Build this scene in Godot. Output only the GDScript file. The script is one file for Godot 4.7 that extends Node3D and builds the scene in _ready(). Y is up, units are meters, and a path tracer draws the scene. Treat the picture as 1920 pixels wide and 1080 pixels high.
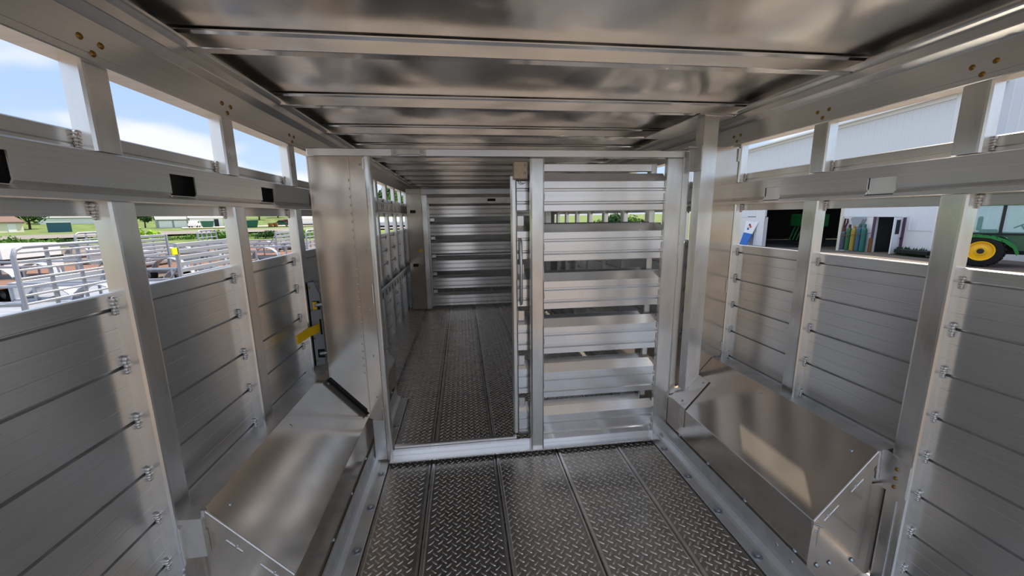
extends Node3D

# Inside of an aluminium livestock trailer: x across (0 = middle), y up from the tread-plate floor, -z towards the nose.

var M := {}
var used := {}
var rng := RandomNumberGenerator.new()
var grain := Vector3(0.2, 1.0, 0.1)
const EYE := Vector3(-0.355, 1.5, 0.0)
const SIDE := {-1: "left", 1: "right"}


func _ready() -> void:
	rng.seed = 7
	# ---------- camera, sky, sun, exposure ----------
	var cam := Camera3D.new()
	cam.name = "camera"
	cam.transform = Transform3D(Basis(Vector3(0.99179989, -0.01316228, 0.12712097), Vector3(0.03631388, 0.98270718, -0.18157065), Vector3(-0.1225328, 0.184698, 0.97512684)).orthonormalized(), EYE)
	cam.keep_aspect = Camera3D.KEEP_HEIGHT
	cam.fov = 73.66
	cam.near = 0.02
	cam.far = 2000.0
	add_child(cam)
	cam.current = true
	var env := Environment.new()
	env.background_mode = Environment.BG_SKY
	var sky := Sky.new()
	var sm := PanoramaSkyMaterial.new()
	sm.panorama = sky_picture()
	sm.energy_multiplier = 1.0
	sky.sky_material = sm
	env.sky = sky
	env.tonemap_mode = Environment.TONE_MAPPER_LINEAR
	env.tonemap_exposure = 1.62
	env.sdfgi_enabled = true
	env.ssao_enabled = true
	env.ssil_enabled = true
	var we := WorldEnvironment.new()
	we.name = "world_environment"
	we.environment = env
	add_child(we)
	var sun := DirectionalLight3D.new()
	sun.name = "sun"
	sun.light_color = Color(1.0, 0.95, 0.87)
	sun.light_energy = 1.55
	sun.light_angular_distance = 0.6
	sun.shadow_enabled = true
	sun.sky_mode = DirectionalLight3D.SKY_MODE_LIGHT_ONLY
	add_child(sun)
	sun.look_at_from_position(Vector3(0.29, 1.0, -0.52), Vector3.ZERO, Vector3.UP)

	materials()
	# ---------- the trailer's shell ----------
	build_floor()
	build_ceiling()
	build_wall(-1)
	build_wall(1)
	build_nose_wall()
	build_baseboard(-1)
	build_baseboard(1)
	# ---------- what stands in the trailer ----------
	build_wheel_box(-1)
	build_wheel_box(1)
	build_gate()
	build_sliding_door()
	build_hinge_post()
	build_filler_sheet()
	build_latch_box()
	build_rear_divider()
	# ---------- outside ----------
	build_ground()
	build_barn()
	build_yard_things()
	build_tractor()
	build_trailers()
	build_far_side()


# ============================================================ helpers

func sky_picture() -> ImageTexture:
	var w := 1024
	var h := 512
	var im := Image.create(w, h, false, Image.FORMAT_RGBF)
	var n := FastNoiseLite.new()
	n.seed = 21
	n.noise_type = FastNoiseLite.TYPE_SIMPLEX_SMOOTH
	n.frequency = 1.0
	n.fractal_octaves = 6
	n.fractal_gain = 0.52
	var sund := Vector3(0.29, 1.0, -0.52).normalized()
	for j in h:
		var el := PI / 2.0 - (j + 0.5) / h * PI
		for i in w:
			if el < -0.05:
				im.set_pixel(i, j, Color(0.36, 0.34, 0.30))
				continue
			var az := ((i + 0.5) / w - 0.5) * TAU
			var d := Vector3(sin(az) * cos(el), sin(el), -cos(az) * cos(el))
			var up := maxf(d.y, 0.0)
			var t := pow(1.0 - up, 2.6)
			var c := Vector3(0.18, 0.32, 0.58).lerp(Vector3(0.43, 0.53, 0.66), t)
			var q := d / (up + 0.22)
			var v := n.get_noise_3d(q.x * 0.55 + 3.1, q.z * 0.55, up * 1.4)
			var k := smoothstep(0.0, 0.30, v + 0.13)
			c = c.lerp(Vector3(0.64, 0.645, 0.67), k * 0.88)
			var s := maxf(d.dot(sund), 0.0)
			c += Vector3(1.0, 0.97, 0.92) * (0.55 * pow(s, 9.0) + 0.9 * pow(s, 60.0))
			im.set_pixel(i, j, Color(c.x, c.y, c.z))
	return ImageTexture.create_from_image(im)


func noise_tex(seed_: int, freq: float, octaves: int, lo: float, hi: float, size := 512, stretch := 1.0) -> ImageTexture:
	# a seamless grey picture; stretch > 1 draws it out along u into brush marks
	var n := FastNoiseLite.new()
	n.seed = seed_
	n.noise_type = FastNoiseLite.TYPE_SIMPLEX_SMOOTH
	n.frequency = freq
	n.fractal_octaves = octaves
	var im: Image = n.get_seamless_image(size, size)
	im.convert(Image.FORMAT_L8)
	if stretch > 1.0:
		im.resize(size, int(size / stretch), Image.INTERPOLATE_BILINEAR)
		im.resize(size, size, Image.INTERPOLATE_CUBIC)
	var data := im.get_data()
	for i in data.size():
		data[i] = int(255.0 * clampf(lerpf(lo, hi, data[i] / 255.0), 0.0, 1.0))
	return ImageTexture.create_from_image(Image.create_from_data(size, size, false, Image.FORMAT_L8, data))


func streaks(seed_: int, lo: float, hi: float) -> ImageTexture:
	# fine lines along u, as drawn aluminium shows them
	var r := RandomNumberGenerator.new()
	r.seed = seed_
	var size := 512
	var data := PackedByteArray()
	data.resize(size * size)
	var n := FastNoiseLite.new()
	n.seed = seed_
	n.frequency = 0.012
	for j in size:
		var base := r.randf()
		for i in size:
			var v := base * 0.65 + 0.35 * (0.5 + 0.5 * n.get_noise_2d(i * 1.0, j * 3.0))
			data[j * size + i] = int(255.0 * clampf(lerpf(lo, hi, v), 0.0, 1.0))
	return ImageTexture.create_from_image(Image.create_from_data(size, size, false, Image.FORMAT_L8, data))


func mat(called: String, c: Color, rough: float, metal := 0.0) -> StandardMaterial3D:
	var m := StandardMaterial3D.new()
	m.resource_name = called
	m.albedo_color = c
	m.roughness = rough
	m.metallic = metal
	m.metallic_specular = 0.5
	M[called] = m
	return m


func tri_uv(m: StandardMaterial3D, s: Vector3) -> void:
	m.uv1_triplanar = true
	m.uv1_world_triplanar = true
	m.uv1_scale = s


func metal(called: String, c: Color, tone: Texture2D, rough: float, rough_tex: Texture2D, s: Vector3, bump: Texture2D = null, bump_cm := 0.0) -> void:
	var m := mat(called, c, rough, 1.0)
	m.albedo_texture = tone
	m.roughness_texture = rough_tex
	tri_uv(m, s)
	if bump:
		m.heightmap_enabled = true
		m.heightmap_texture = bump
		m.heightmap_scale = bump_cm


func brushed(called: String, how: float) -> void:
	var m: StandardMaterial3D = M[called]
	m.anisotropy_enabled = true
	m.anisotropy = how


func materials() -> void:
	var st_tone := streaks(3, 0.93, 1.0)
	var st_rough := streaks(9, 0.80, 1.0)
	var blot := noise_tex(5, 0.012, 5, 0.92, 1.03)
	var blot2 := noise_tex(15, 0.02, 4, 0.74, 1.08)
	var wave := noise_tex(31, 0.006, 2, 0.0, 1.0)
	var grit := noise_tex(41, 0.09, 3, 0.75, 1.0)
	# drawn along z: walls and rails. plane x uses (z, y), plane y uses (x, z), plane z uses (x, y)
	metal("alu_along", Color(0.96, 0.955, 0.945), st_tone, 0.34, st_rough, Vector3(1.9, 1.9, 0.16))
	metal("alu_plank", Color(0.955, 0.95, 0.94), st_tone, 0.33, st_rough, Vector3(1.9, 1.9, 0.14), wave, 0.10)
	metal("alu_upright", Color(0.95, 0.945, 0.935), blot, 0.34, blot2, Vector3(1.3, 0.4, 1.3))
	metal("alu_across", Color(0.985, 0.985, 0.985), st_tone, 0.24, st_rough, Vector3(0.16, 1.9, 1.9))
	metal("alu_sheet", Color(0.83, 0.785, 0.735), blot, 0.18, blot2, Vector3(0.6, 0.6, 0.6), wave, 0.06)
	metal("alu_roof", Color(0.975, 0.97, 0.96), blot, 0.27, blot2, Vector3(0.5, 0.5, 0.5), wave, 0.12)
	metal("alu_floor", Color(0.67, 0.645, 0.615), blot, 0.30, blot2, Vector3(1.2, 1.2, 1.2))
	metal("alu_lug", Color(0.88, 0.86, 0.83), blot, 0.34, blot2, Vector3(1.2, 1.2, 1.2))
	metal("alu_weld", Color(0.97, 0.965, 0.96), grit, 0.36, grit, Vector3(9, 9, 9))
	metal("alu_dull", Color(0.88, 0.875, 0.865), blot, 0.46, blot2, Vector3(1.4, 1.4, 1.4))
	metal("zinc", Color(0.80, 0.82, 0.85), blot, 0.45, blot2, Vector3(5, 5, 5))
	for k: String in ["alu_along", "alu_plank", "alu_upright", "alu_across"]:
		brushed(k, -0.8)
	for k: Array in [["alu_sheet", 0.76], ["alu_upright", 0.93], ["alu_plank", 0.93], ["alu_along", 0.93], ["alu_dull", 0.65], ["alu_floor", 0.85]]:
		(M[k[0]] as StandardMaterial3D).metallic = k[1]
	mat("brass", Color(0.62, 0.47, 0.24), 0.35, 1.0)
	mat("black", Color(0.02, 0.02, 0.022), 0.7)
	mat("rubber", Color(0.075, 0.07, 0.066), 0.9)
	mat("grey_paint", Color(0.56, 0.58, 0.60), 0.45, 0.2)
	mat("yellow", Color(0.97, 0.78, 0.03), 0.5)
	mat("yellow_paint", Color(0.93, 0.72, 0.03), 0.45)
	mat("neon_tape", Color(0.93, 0.95, 0.05), 0.6)
	var lb := mat("latch_beige", Color(0.78, 0.72, 0.64), 0.45, 0.8)
	lb.albedo_texture = blot
	tri_uv(lb, Vector3(6, 6, 6))
	# outside
	var gr := mat("gravel", Color(0.56, 0.505, 0.455), 0.95)
	gr.albedo_texture = noise_tex(51, 0.12, 4, 0.45, 1.0)
	tri_uv(gr, Vector3(0.5, 0.5, 0.5))
	var ga := mat("grass", Color(0.42, 0.52, 0.20), 0.95)
	ga.albedo_texture = noise_tex(52, 0.02, 5, 0.55, 1.0)
	tri_uv(ga, Vector3(0.03, 0.03, 0.03))
	var fg := mat("far_grass", Color(0.46, 0.55, 0.25), 0.95)
	fg.albedo_texture = ga.albedo_texture
	tri_uv(fg, Vector3(0.02, 0.02, 0.02))
	mat("road", Color(0.47, 0.45, 0.43), 0.9)
	mat("concrete", Color(0.80, 0.74, 0.66), 0.9)
	mat("siding", Color(0.90, 0.925, 0.955), 0.5)
	mat("white_block", Color(0.92, 0.92, 0.93), 0.8)
	mat("barn_roof", Color(0.93, 0.94, 0.95), 0.4, 0.3)
	mat("white_paint", Color(0.93, 0.94, 0.96), 0.35)
	mat("blue_paint", Color(0.10, 0.42, 0.78), 0.5)
	mat("wood_brown", Color(0.50, 0.33, 0.20), 0.8)
	mat("deck_wood", Color(0.46, 0.34, 0.285), 0.8)
	mat("purple_trim", Color(0.36, 0.27, 0.36), 0.8)
	mat("tank_green", Color(0.15, 0.38, 0.22), 0.45)
	mat("tank_teal", Color(0.12, 0.40, 0.36), 0.45)
	mat("tank_blue", Color(0.18, 0.36, 0.44), 0.45)
	mat("tank_yellow", Color(0.62, 0.53, 0.22), 0.5)
	mat("tank_grey", Color(0.27, 0.30, 0.36), 0.5)
	mat("tank_dark", Color(0.30, 0.16, 0.16), 0.5)
	mat("tractor_green", Color(0.05, 0.46, 0.20), 0.35)
	mat("tractor_dull", Color(0.24, 0.36, 0.27), 0.5)
	mat("dark_steel", Color(0.11, 0.12, 0.13), 0.6)
	mat("far_white", Color(0.90, 0.92, 0.94), 0.6)
	mat("far_beige", Color(0.86, 0.85, 0.78), 0.7)
	mat("far_grey", Color(0.60, 0.63, 0.66), 0.7)
	mat("far_dark", Color(0.13, 0.14, 0.16), 0.7)
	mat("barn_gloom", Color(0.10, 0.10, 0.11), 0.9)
	mat("roof_brown", Color(0.42, 0.33, 0.30), 0.8)
	mat("roof_grey", Color(0.56, 0.58, 0.58), 0.8)
	mat("far_green", Color(0.10, 0.36, 0.28), 0.6)
	mat("red", Color(0.55, 0.10, 0.12), 0.5)
	mat("trunk", Color(0.25, 0.20, 0.15), 0.9)
	mat("orange", Color(0.90, 0.35, 0.12), 0.6)
	for a in [["leaf_dark", Color(0.16, 0.30, 0.12)], ["leaf_mid", Color(0.30, 0.46, 0.14)], ["leaf_light", Color(0.52, 0.68, 0.14)]]:
		var lf := mat(a[0], a[1], 0.85)
		lf.backlight_enabled = true
		lf.backlight = (a[1] as Color) * 0.5
	var ta := mat("trailer_alu", Color(0.66, 0.68, 0.72), 0.42, 0.45)
	ta.metallic_specular = 0.5
	var gl := mat("cab_glass", Color(0.55, 0.85, 0.82, 0.22), 0.05)
	gl.transparency = BaseMaterial3D.TRANSPARENCY_ALPHA


func numbered(called: String) -> String:
	var k: int = used.get(called, 0)
	used[called] = k + 1
	return called if k == 0 else "%s_%03d" % [called, k]


func thing(called: String, label: String, category: String, at := Vector3.ZERO, group := "") -> Node3D:
	var o := Node3D.new()
	o.name = numbered(called)
	o.position = at
	add_child(o)
	o.set_meta("label", label)
	o.set_meta("category", category)
	if group:
		o.set_meta("group", group)
	return o


func setting(called: String, label: String, category: String) -> Node3D:
	var o := Node3D.new()
	o.name = called
	used[called] = 1
	add_child(o)
	o.set_meta("kind", "structure")
	o.set_meta("label", label)
	o.set_meta("category", category)
	return o


func copy(o: Node3D, label := "") -> Node3D:
	var c: Node3D = o.duplicate()
	c.name = numbered(str(o.name).rstrip("0123456789").rstrip("_"))
	add_child(c)
	if label:
		c.set_meta("label", label)
	return c


func new_st(g := Vector3(0.2, 1.0, 0.1)) -> SurfaceTool:
	grain = g.normalized()
	var st := SurfaceTool.new()
	st.begin(Mesh.PRIMITIVE_TRIANGLES)
	st.set_smooth_group(-1)
	return st


func part(called: String, st: SurfaceTool, m: String, parent: Node, label := "") -> MeshInstance3D:
	st.generate_normals()
	var o := MeshInstance3D.new()
	o.name = called
	o.mesh = st.commit()
	o.material_override = M[m]
	parent.add_child(o, true)
	if label:
		o.set_meta("label", label)
	return o


func share(called: String, mesh: Mesh, m: String, parent: Node, xf: Transform3D) -> MeshInstance3D:
	var o := MeshInstance3D.new()
	o.name = called
	o.mesh = mesh
	o.material_override = M[m]
	o.transform = xf
	parent.add_child(o, true)
	return o


func mesh_of(st: SurfaceTool) -> ArrayMesh:
	st.generate_normals()
	return st.commit()


func tri(st: SurfaceTool, a: Vector3, b: Vector3, c: Vector3, out: Vector3) -> void:
	# front faces run clockwise seen from outside
	if (b - a).cross(c - a).dot(out) > 0.0:
		var t := b
		b = c
		c = t
	# u runs along the grain of the metal
	var side := (b - a).cross(c - a).normalized().cross(grain)
	if side.length_squared() < 0.001:
		side = grain.cross(Vector3(0.3, 0.5, 0.8))
	side = side.normalized()
	for p: Vector3 in [a, b, c]:
		st.set_uv(Vector2(p.dot(grain), p.dot(side)))
		st.add_vertex(p)


func quad(st: SurfaceTool, a: Vector3, b: Vector3, c: Vector3, d: Vector3, out: Vector3) -> void:
	tri(st, a, b, c, out)
	tri(st, a, c, d, out)


func bx(st: SurfaceTool, lo: Vector3, hi: Vector3, ch := 0.002, xf := Transform3D()) -> void:
	# a box from lo to hi with chamfered edges
	var c := (lo + hi) / 2.0
	var h := ((hi - lo) / 2.0).abs()
	ch = minf(ch, minf(h.x, minf(h.y, h.z)) * 0.49)
	var f := func(sx: float, sy: float, sz: float, ax: int) -> Vector3:
		var v := Vector3(sx * (h.x - (0.0 if ax == 0 else ch)), sy * (h.y - (0.0 if ax == 1 else ch)), sz * (h.z - (0.0 if ax == 2 else ch)))
		return xf * (c + v)
	var bs := xf.basis
	for s: float in [-1.0, 1.0]:
		quad(st, f.call(s, -1.0, -1.0, 0), f.call(s, 1.0, -1.0, 0), f.call(s, 1.0, 1.0, 0), f.call(s, -1.0, 1.0, 0), bs * Vector3(s, 0, 0))
		quad(st, f.call(-1.0, s, -1.0, 1), f.call(1.0, s, -1.0, 1), f.call(1.0, s, 1.0, 1), f.call(-1.0, s, 1.0, 1), bs * Vector3(0, s, 0))
		quad(st, f.call(-1.0, -1.0, s, 2), f.call(1.0, -1.0, s, 2), f.call(1.0, 1.0, s, 2), f.call(-1.0, 1.0, s, 2), bs * Vector3(0, 0, s))
	if ch <= 0.0:
		return
	for s: float in [-1.0, 1.0]:
		for t: float in [-1.0, 1.0]:
			quad(st, f.call(s, t, -1.0, 0), f.call(s, t, 1.0, 0), f.call(s, t, 1.0, 1), f.call(s, t, -1.0, 1), bs * Vector3(s, t, 0))
			quad(st, f.call(-1.0, s, t, 1), f.call(1.0, s, t, 1), f.call(1.0, s, t, 2), f.call(-1.0, s, t, 2), bs * Vector3(0, s, t))
			quad(st, f.call(s, -1.0, t, 0), f.call(s, 1.0, t, 0), f.call(s, 1.0, t, 2), f.call(s, -1.0, t, 2), bs * Vector3(s, 0, t))
			for u: float in [-1.0, 1.0]:
				tri(st, f.call(s, t, u, 0), f.call(s, t, u, 1), f.call(s, t, u, 2), bs * Vector3(s, t, u))


func prism(st: SurfaceTool, poly: PackedVector2Array, axis: String, a: float, b: float, xf := Transform3D()) -> void:
	# a 2D outline drawn out along an axis: x from (z, y), y from (x, z), z from (x, y)
	var v := func(p: Vector2, t: float) -> Vector3:
		match axis:
			"x": return xf * Vector3(t, p.y, p.x)
			"y": return xf * Vector3(p.x, t, p.y)
		return xf * Vector3(p.x, p.y, t)
	var area := 0.0
	for i in poly.size():
		area += poly[i].cross(poly[(i + 1) % poly.size()])
	var o := xf * Vector3.ZERO
	for i in poly.size():
		var p := poly[i]
		var q := poly[(i + 1) % poly.size()]
		var n2 := Vector2(q.y - p.y, p.x - q.x) * signf(area)
		var m := (p + q) / 2.0
		var n: Vector3 = v.call(m + n2, 0.0) - v.call(m, 0.0)
		quad(st, v.call(p, a), v.call(q, a), v.call(q, b), v.call(p, b), n)
	var ends := Geometry2D.triangulate_polygon(poly)
	for t: float in [a, b]:
		var n: Vector3 = (v.call(poly[0], t) - v.call(poly[0], a + b - t)) if a + b != 2.0 * t else Vector3.UP
		for i in range(0, ends.size(), 3):
			tri(st, v.call(poly[ends[i]], t), v.call(poly[ends[i + 1]], t), v.call(poly[ends[i + 2]], t), n)


func tube(st: SurfaceTool, pts: Array, r: float, seg := 8, r2 := -1.0, caps := true) -> void:
	var rings := []
	var n := pts.size()
	var up := Vector3.UP
	for i in n:
		var d: Vector3 = ((pts[mini(i + 1, n - 1)] as Vector3) - (pts[maxi(i - 1, 0)] as Vector3)).normalized()
		if absf(d.dot(up)) > 0.95:
			up = Vector3.RIGHT if absf(d.x) < 0.9 else Vector3.BACK
		var x := d.cross(up).normalized()
		var y := x.cross(d).normalized()
		up = y
		var rr := r if r2 < 0.0 else lerpf(r, r2, float(i) / maxf(1.0, n - 1.0))
		var ring := []
		for k in seg:
			var a := TAU * k / seg
			ring.append((pts[i] as Vector3) + (x * cos(a) + y * sin(a)) * rr)
		rings.append(ring)
	st.set_smooth_group(0)
	for i in n - 1:
		for k in seg:
			var k2 := (k + 1) % seg
			var a: Vector3 = rings[i][k]
			var c: Vector3 = rings[i + 1][k2]
			var out := (a + c) / 2.0 - ((pts[i] as Vector3) + (pts[i + 1] as Vector3)) / 2.0
			quad(st, a, rings[i][k2], c, rings[i + 1][k], out)
	st.set_smooth_group(-1)
	if caps:
		for e: int in [0, n - 1]:
			var out: Vector3 = (pts[e] as Vector3) - (pts[1 if e == 0 else n - 2] as Vector3)
			for k in range(1, seg - 1):
				tri(st, rings[e][0], rings[e][k], rings[e][k + 1], out)


func dome(st: SurfaceTool, at: Vector3, n: Vector3, r: float, h: float, seg := 8) -> void:
	n = n.normalized()
	var x := n.cross(Vector3.UP if absf(n.y) < 0.9 else Vector3.RIGHT).normalized()
	var y := n.cross(x)
	st.set_smooth_group(0)
	for k in seg:
		var a := TAU * k / seg
		var b := TAU * (k + 1) / seg
		var da := x * cos(a) + y * sin(a)
		var db := x * cos(b) + y * sin(b)
		quad(st, at + da * r, at + db * r, at + db * r * 0.7 + n * h * 0.75, at + da * r * 0.7 + n * h * 0.75, da + db + n * 0.3)
		tri(st, at + da * r * 0.7 + n * h * 0.75, at + db * r * 0.7 + n * h * 0.75, at + n * h, n)
	st.set_smooth_group(-1)


func lathe(st: SurfaceTool, base: Vector3, axis: Vector3, prof: Array, seg := 16) -> void:
	# prof: [radius, height along axis] pairs
	axis = axis.normalized()
	var x := axis.cross(Vector3.UP if absf(axis.y) < 0.9 else Vector3.RIGHT).normalized()
	var y := axis.cross(x)
	for i in prof.size() - 1:
		st.set_smooth_group(i)
		var dr: float = prof[i + 1][0] - prof[i][0]
		var dh: float = prof[i + 1][1] - prof[i][1]
		for k in seg:
			var a := TAU * k / seg
			var b := TAU * (k + 1) / seg
			var da := x * cos(a) + y * sin(a)
			var db := x * cos(b) + y * sin(b)
			var p: float = prof[i][0]
			var q: float = prof[i + 1][0]
			var h0: Vector3 = base + axis * prof[i][1]
			var h1: Vector3 = base + axis * prof[i + 1][1]
			quad(st, h0 + da * p, h0 + db * p, h1 + db * q, h1 + da * q, (da + db) * dh - axis * dr * 2.0)
	st.set_smooth_group(-1)


func hexbolt(st: SurfaceTool, at: Vector3, n: Vector3, r: float) -> void:
	lathe(st, at, n, [[r * 1.7, 0.0], [r * 1.7, r * 0.25], [r * 1.25, r * 0.26]], 12)
	lathe(st, at, n, [[r, r * 0.25], [r, r * 0.9], [r * 0.8, r * 1.05], [0.0, r * 1.05]], 6)


func bead(st: SurfaceTool, a: Vector3, b: Vector3, r: float) -> void:
	# a weld bead: overlapping ripples
	var n := maxi(2, int((b - a).length() / (r * 1.3)))
	for i in n + 1:
		var p := a.lerp(b, float(i) / n)
		var d := (b - a).normalized()
		var rr := r * rng.randf_range(0.85, 1.15)
		tube(st, [p - d * rr * 0.75, p - d * rr * 0.3, p + d * rr * 0.3, p + d * rr * 0.75], rr, 6)
	pass


func mirror(s: int, v: Vector3) -> Vector3:
	return Vector3(v.x * s, v.y, v.z)


func mpoly(s: int, pts: Array) -> PackedVector2Array:
	var o := PackedVector2Array()
	for p: Vector2 in pts:
		o.append(Vector2(p.x * s, p.y))
	return o


func V2(a: Array) -> PackedVector2Array:
	var o := PackedVector2Array()
	for i in range(0, a.size(), 2):
		o.append(Vector2(a[i], a[i + 1]))
	return o


# ============================================================ the trailer's shell

const Z_OPEN := 0.14
const Z_NOSE := -9.2
const JOINTS := [1.308, 1.265, 1.10, 0.934, 0.768, 0.604, 0.447, 0.285, 0.12, 0.0]

func build_floor() -> void:
	var o := setting("floor", "dark aluminium tread plate floor of the trailer, laid in long planks", "floor")
	var zs := [Z_OPEN, -3.10, -4.19, -5.73, -6.20, Z_NOSE]
	var xs := [-0.857, -0.5955, -0.1985, 0.1985, 0.5955, 0.857]
	var wide := [-1.32, -0.9925, -0.5955, -0.1985, 0.1985, 0.5955, 0.9925, 1.32]
	for k in zs.size() - 1:
		var row: Array = xs if k == 0 else wide
		for i in row.size() - 1:
			var st := new_st()
			var a: float = row[i] + 0.0006
			var b: float = row[i + 1] - 0.0006
			prism(st, V2([a, -0.03, a, -0.003, a + 0.003, 0.0, a + 0.006, 0.003, a + 0.018, 0.003, a + 0.022, 0.0, b - 0.016, 0.0, b - 0.013, 0.002, b - 0.005, 0.002, b - 0.002, -0.001, b, -0.004, b, -0.03]), "z", zs[k + 1] + 0.004, zs[k] - 0.004)
			part("floor_plank", st, "alu_floor", o)
	for e: float in [-0.5955, -0.1985, 0.1985, 0.5955]:
		for k in zs.size() - 1:
			var sm := new_st()
			prism(sm, V2([e + 0.003, 0.0, e + 0.005, 0.0046, e + 0.007, 0.0055, e + 0.019, 0.0055, e + 0.021, 0.0046, e + 0.0235, 0.0]), "z", zs[k + 1] + 0.003, zs[k] - 0.003)
			prism(sm, V2([e - 0.015, 0.000, e - 0.013, 0.004, e - 0.005, 0.004, e - 0.003, 0.000]), "z", zs[k + 1] + 0.003, zs[k] - 0.003)
			part("seam_rib", sm, "alu_lug", o)
	var pan := new_st()
	bx(pan, Vector3(-1.325, -0.09, Z_NOSE), Vector3(1.325, -0.032, Z_OPEN), 0.0)
	part("floor_pan", pan, "alu_dull", o)
	# the raised lugs of the tread pattern
	var lug := new_st()
	var l := 0.0172
	var w := 0.0043
	var h := 0.0026
	var ring := [Vector3(-l, 0, 0), Vector3(-l * 0.5, 0, w), Vector3(l * 0.5, 0, w), Vector3(l, 0, 0), Vector3(l * 0.5, 0, -w), Vector3(-l * 0.5, 0, -w)]
	var top := [Vector3(-l * 0.72, h, 0), Vector3(-l * 0.42, h, w * 0.4), Vector3(l * 0.42, h, w * 0.4), Vector3(l * 0.72, h, 0), Vector3(l * 0.42, h, -w * 0.4), Vector3(-l * 0.42, h, -w * 0.4)]
	for k in 6:
		var k2 := (k + 1) % 6
		quad(lug, ring[k], ring[k2], top[k2], top[k], (ring[k] as Vector3) + ring[k2] + Vector3(0, 0.01, 0))
	for k in range(1, 5):
		tri(lug, top[0], top[k], top[k + 1], Vector3.UP)
	var places: Array[Transform3D] = []
	var q := 0.0212
	for i in range(-64, 65):
		var x := i * q
		var near_seam := 9.0
		for e: float in [0.1985, 0.5955, 0.9925]:
			near_seam = minf(near_seam, minf(absf(x - e - 0.003), absf(x + e - 0.003)))
		if near_seam < 0.023:
			continue
		for k in 134:
			var z := -0.82 - (2 * k + (i & 1)) * q
			if absf(x) > (0.845 if z > -3.1 else 1.30):
				continue
			places.append(Transform3D(Basis(Vector3.UP, deg_to_rad(43.0 if (i & 1) == 0 else -43.0)), Vector3(x, 0.0, z)))
	var mm := MultiMesh.new()
	mm.transform_format = MultiMesh.TRANSFORM_3D
	mm.mesh = mesh_of(lug)
	mm.instance_count = places.size()
	for i in places.size():
		mm.set_instance_transform(i, places[i])
	var mi := MultiMeshInstance3D.new()
	mi.name = "tread_lugs"
	mi.multimesh = mm
	mi.material_override = M["alu_lug"]
	mi.set_meta("kind", "stuff")
	o.add_child(mi)


func beam_z(i: int) -> float:
	return -1.468 - 0.656 * i


func build_ceiling() -> void:
	var o := setting("ceiling", "bright wavy aluminium roof sheets over the whole trailer with cross beams", "ceiling")
	var n := FastNoiseLite.new()
	n.seed = 77
	n.frequency = 1.25
	n.fractal_octaves = 2
	for i in range(-4, 12):
		var za := beam_z(i)
		var zb := maxf(beam_z(i + 1), Z_NOSE)
		if i == -4:
			za = Z_OPEN
		# a roof sheet, buckled a few millimetres
		var st := new_st()
		st.set_smooth_group(0)
		var nx := 40
		var nz := 14
		var p := []
		for a in nx + 1:
			var col := []
			for b in nz + 1:
				var x := lerpf(-1.36, 1.36, float(a) / nx)
				var z := lerpf(za, zb, float(b) / nz)
				var edge := smoothstep(0.0, 0.28, minf(float(b) / nz, 1.0 - float(b) / nz)) * smoothstep(0.0, 0.12, minf(float(a) / nx, 1.0 - float(a) / nx))
				col.append(Vector3(x, 2.103 + edge * (0.017 * n.get_noise_2d(x * 1.8, z * 0.7 + i * 7.0) + 0.008), z))
			p.append(col)
		for a in nx:
			for b in nz:
				quad(st, p[a][b], p[a + 1][b], p[a + 1][b + 1], p[a][b + 1], Vector3.DOWN)
		part("roof_sheet", st, "alu_roof", o)
		if i == -4:
			continue
		var z0 := beam_z(i)
		var sb := new_st(Vector3(1, 0.02, 0.01))
		prism(sb, V2([z0, 2.098, z0, 2.094, z0 - 0.013, 2.088, z0 - 0.013, 2.0485, z0 - 0.016, 2.0465, z0 - 0.056, 2.0465, z0 - 0.058, 2.0485, z0 - 0.058, 2.088, z0 - 0.075, 2.093, z0 - 0.075, 2.098]), "x", -1.26, 1.26)
		part("roof_beam", sb, "alu_across", o)
	var cover := new_st(Vector3(0.01, 0.02, 1))
	bx(cover, Vector3(-1.36, 2.13, Z_NOSE), Vector3(1.36, 2.15, Z_OPEN))
	part("roof_skin", cover, "alu_along", o)


func posts_of(s: int) -> Array:
	# z of the face towards the camera, of every post
	return [0.56, -0.01, -0.58, -1.154, -1.717, -2.304, -2.87, -3.40, -3.92, -4.44, -5.00, -5.58, -6.17, -6.75] if s < 0 else [0.55, 0.01, -0.53, -1.075, -1.612, -2.157, -2.70, -3.24, -3.78, -4.32, -4.86, -5.42, -5.98, -6.54]


func holes_of(s: int) -> Array:
	# [z near, z far, y low, y high] of the pockets cut in the middle rail
	var h := []
	if s < 0:
		for z: float in [-0.25, -0.815, -1.37, -1.932, -2.49]:
			h.append([z, z - 0.115, 1.577, 1.643])
	else:
		for z: float in [-0.22, -0.75, -1.287, -1.823]:
			h.append([z, z - 0.105, 1.566, 1.628])
	for z: float in [-4.36, -4.62, -4.71, -4.93, -5.17, -5.26, -5.49, -5.75, -5.84, -6.06]:
		h.append([z, z - 0.035, 1.585, 1.648])
	return h


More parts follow.
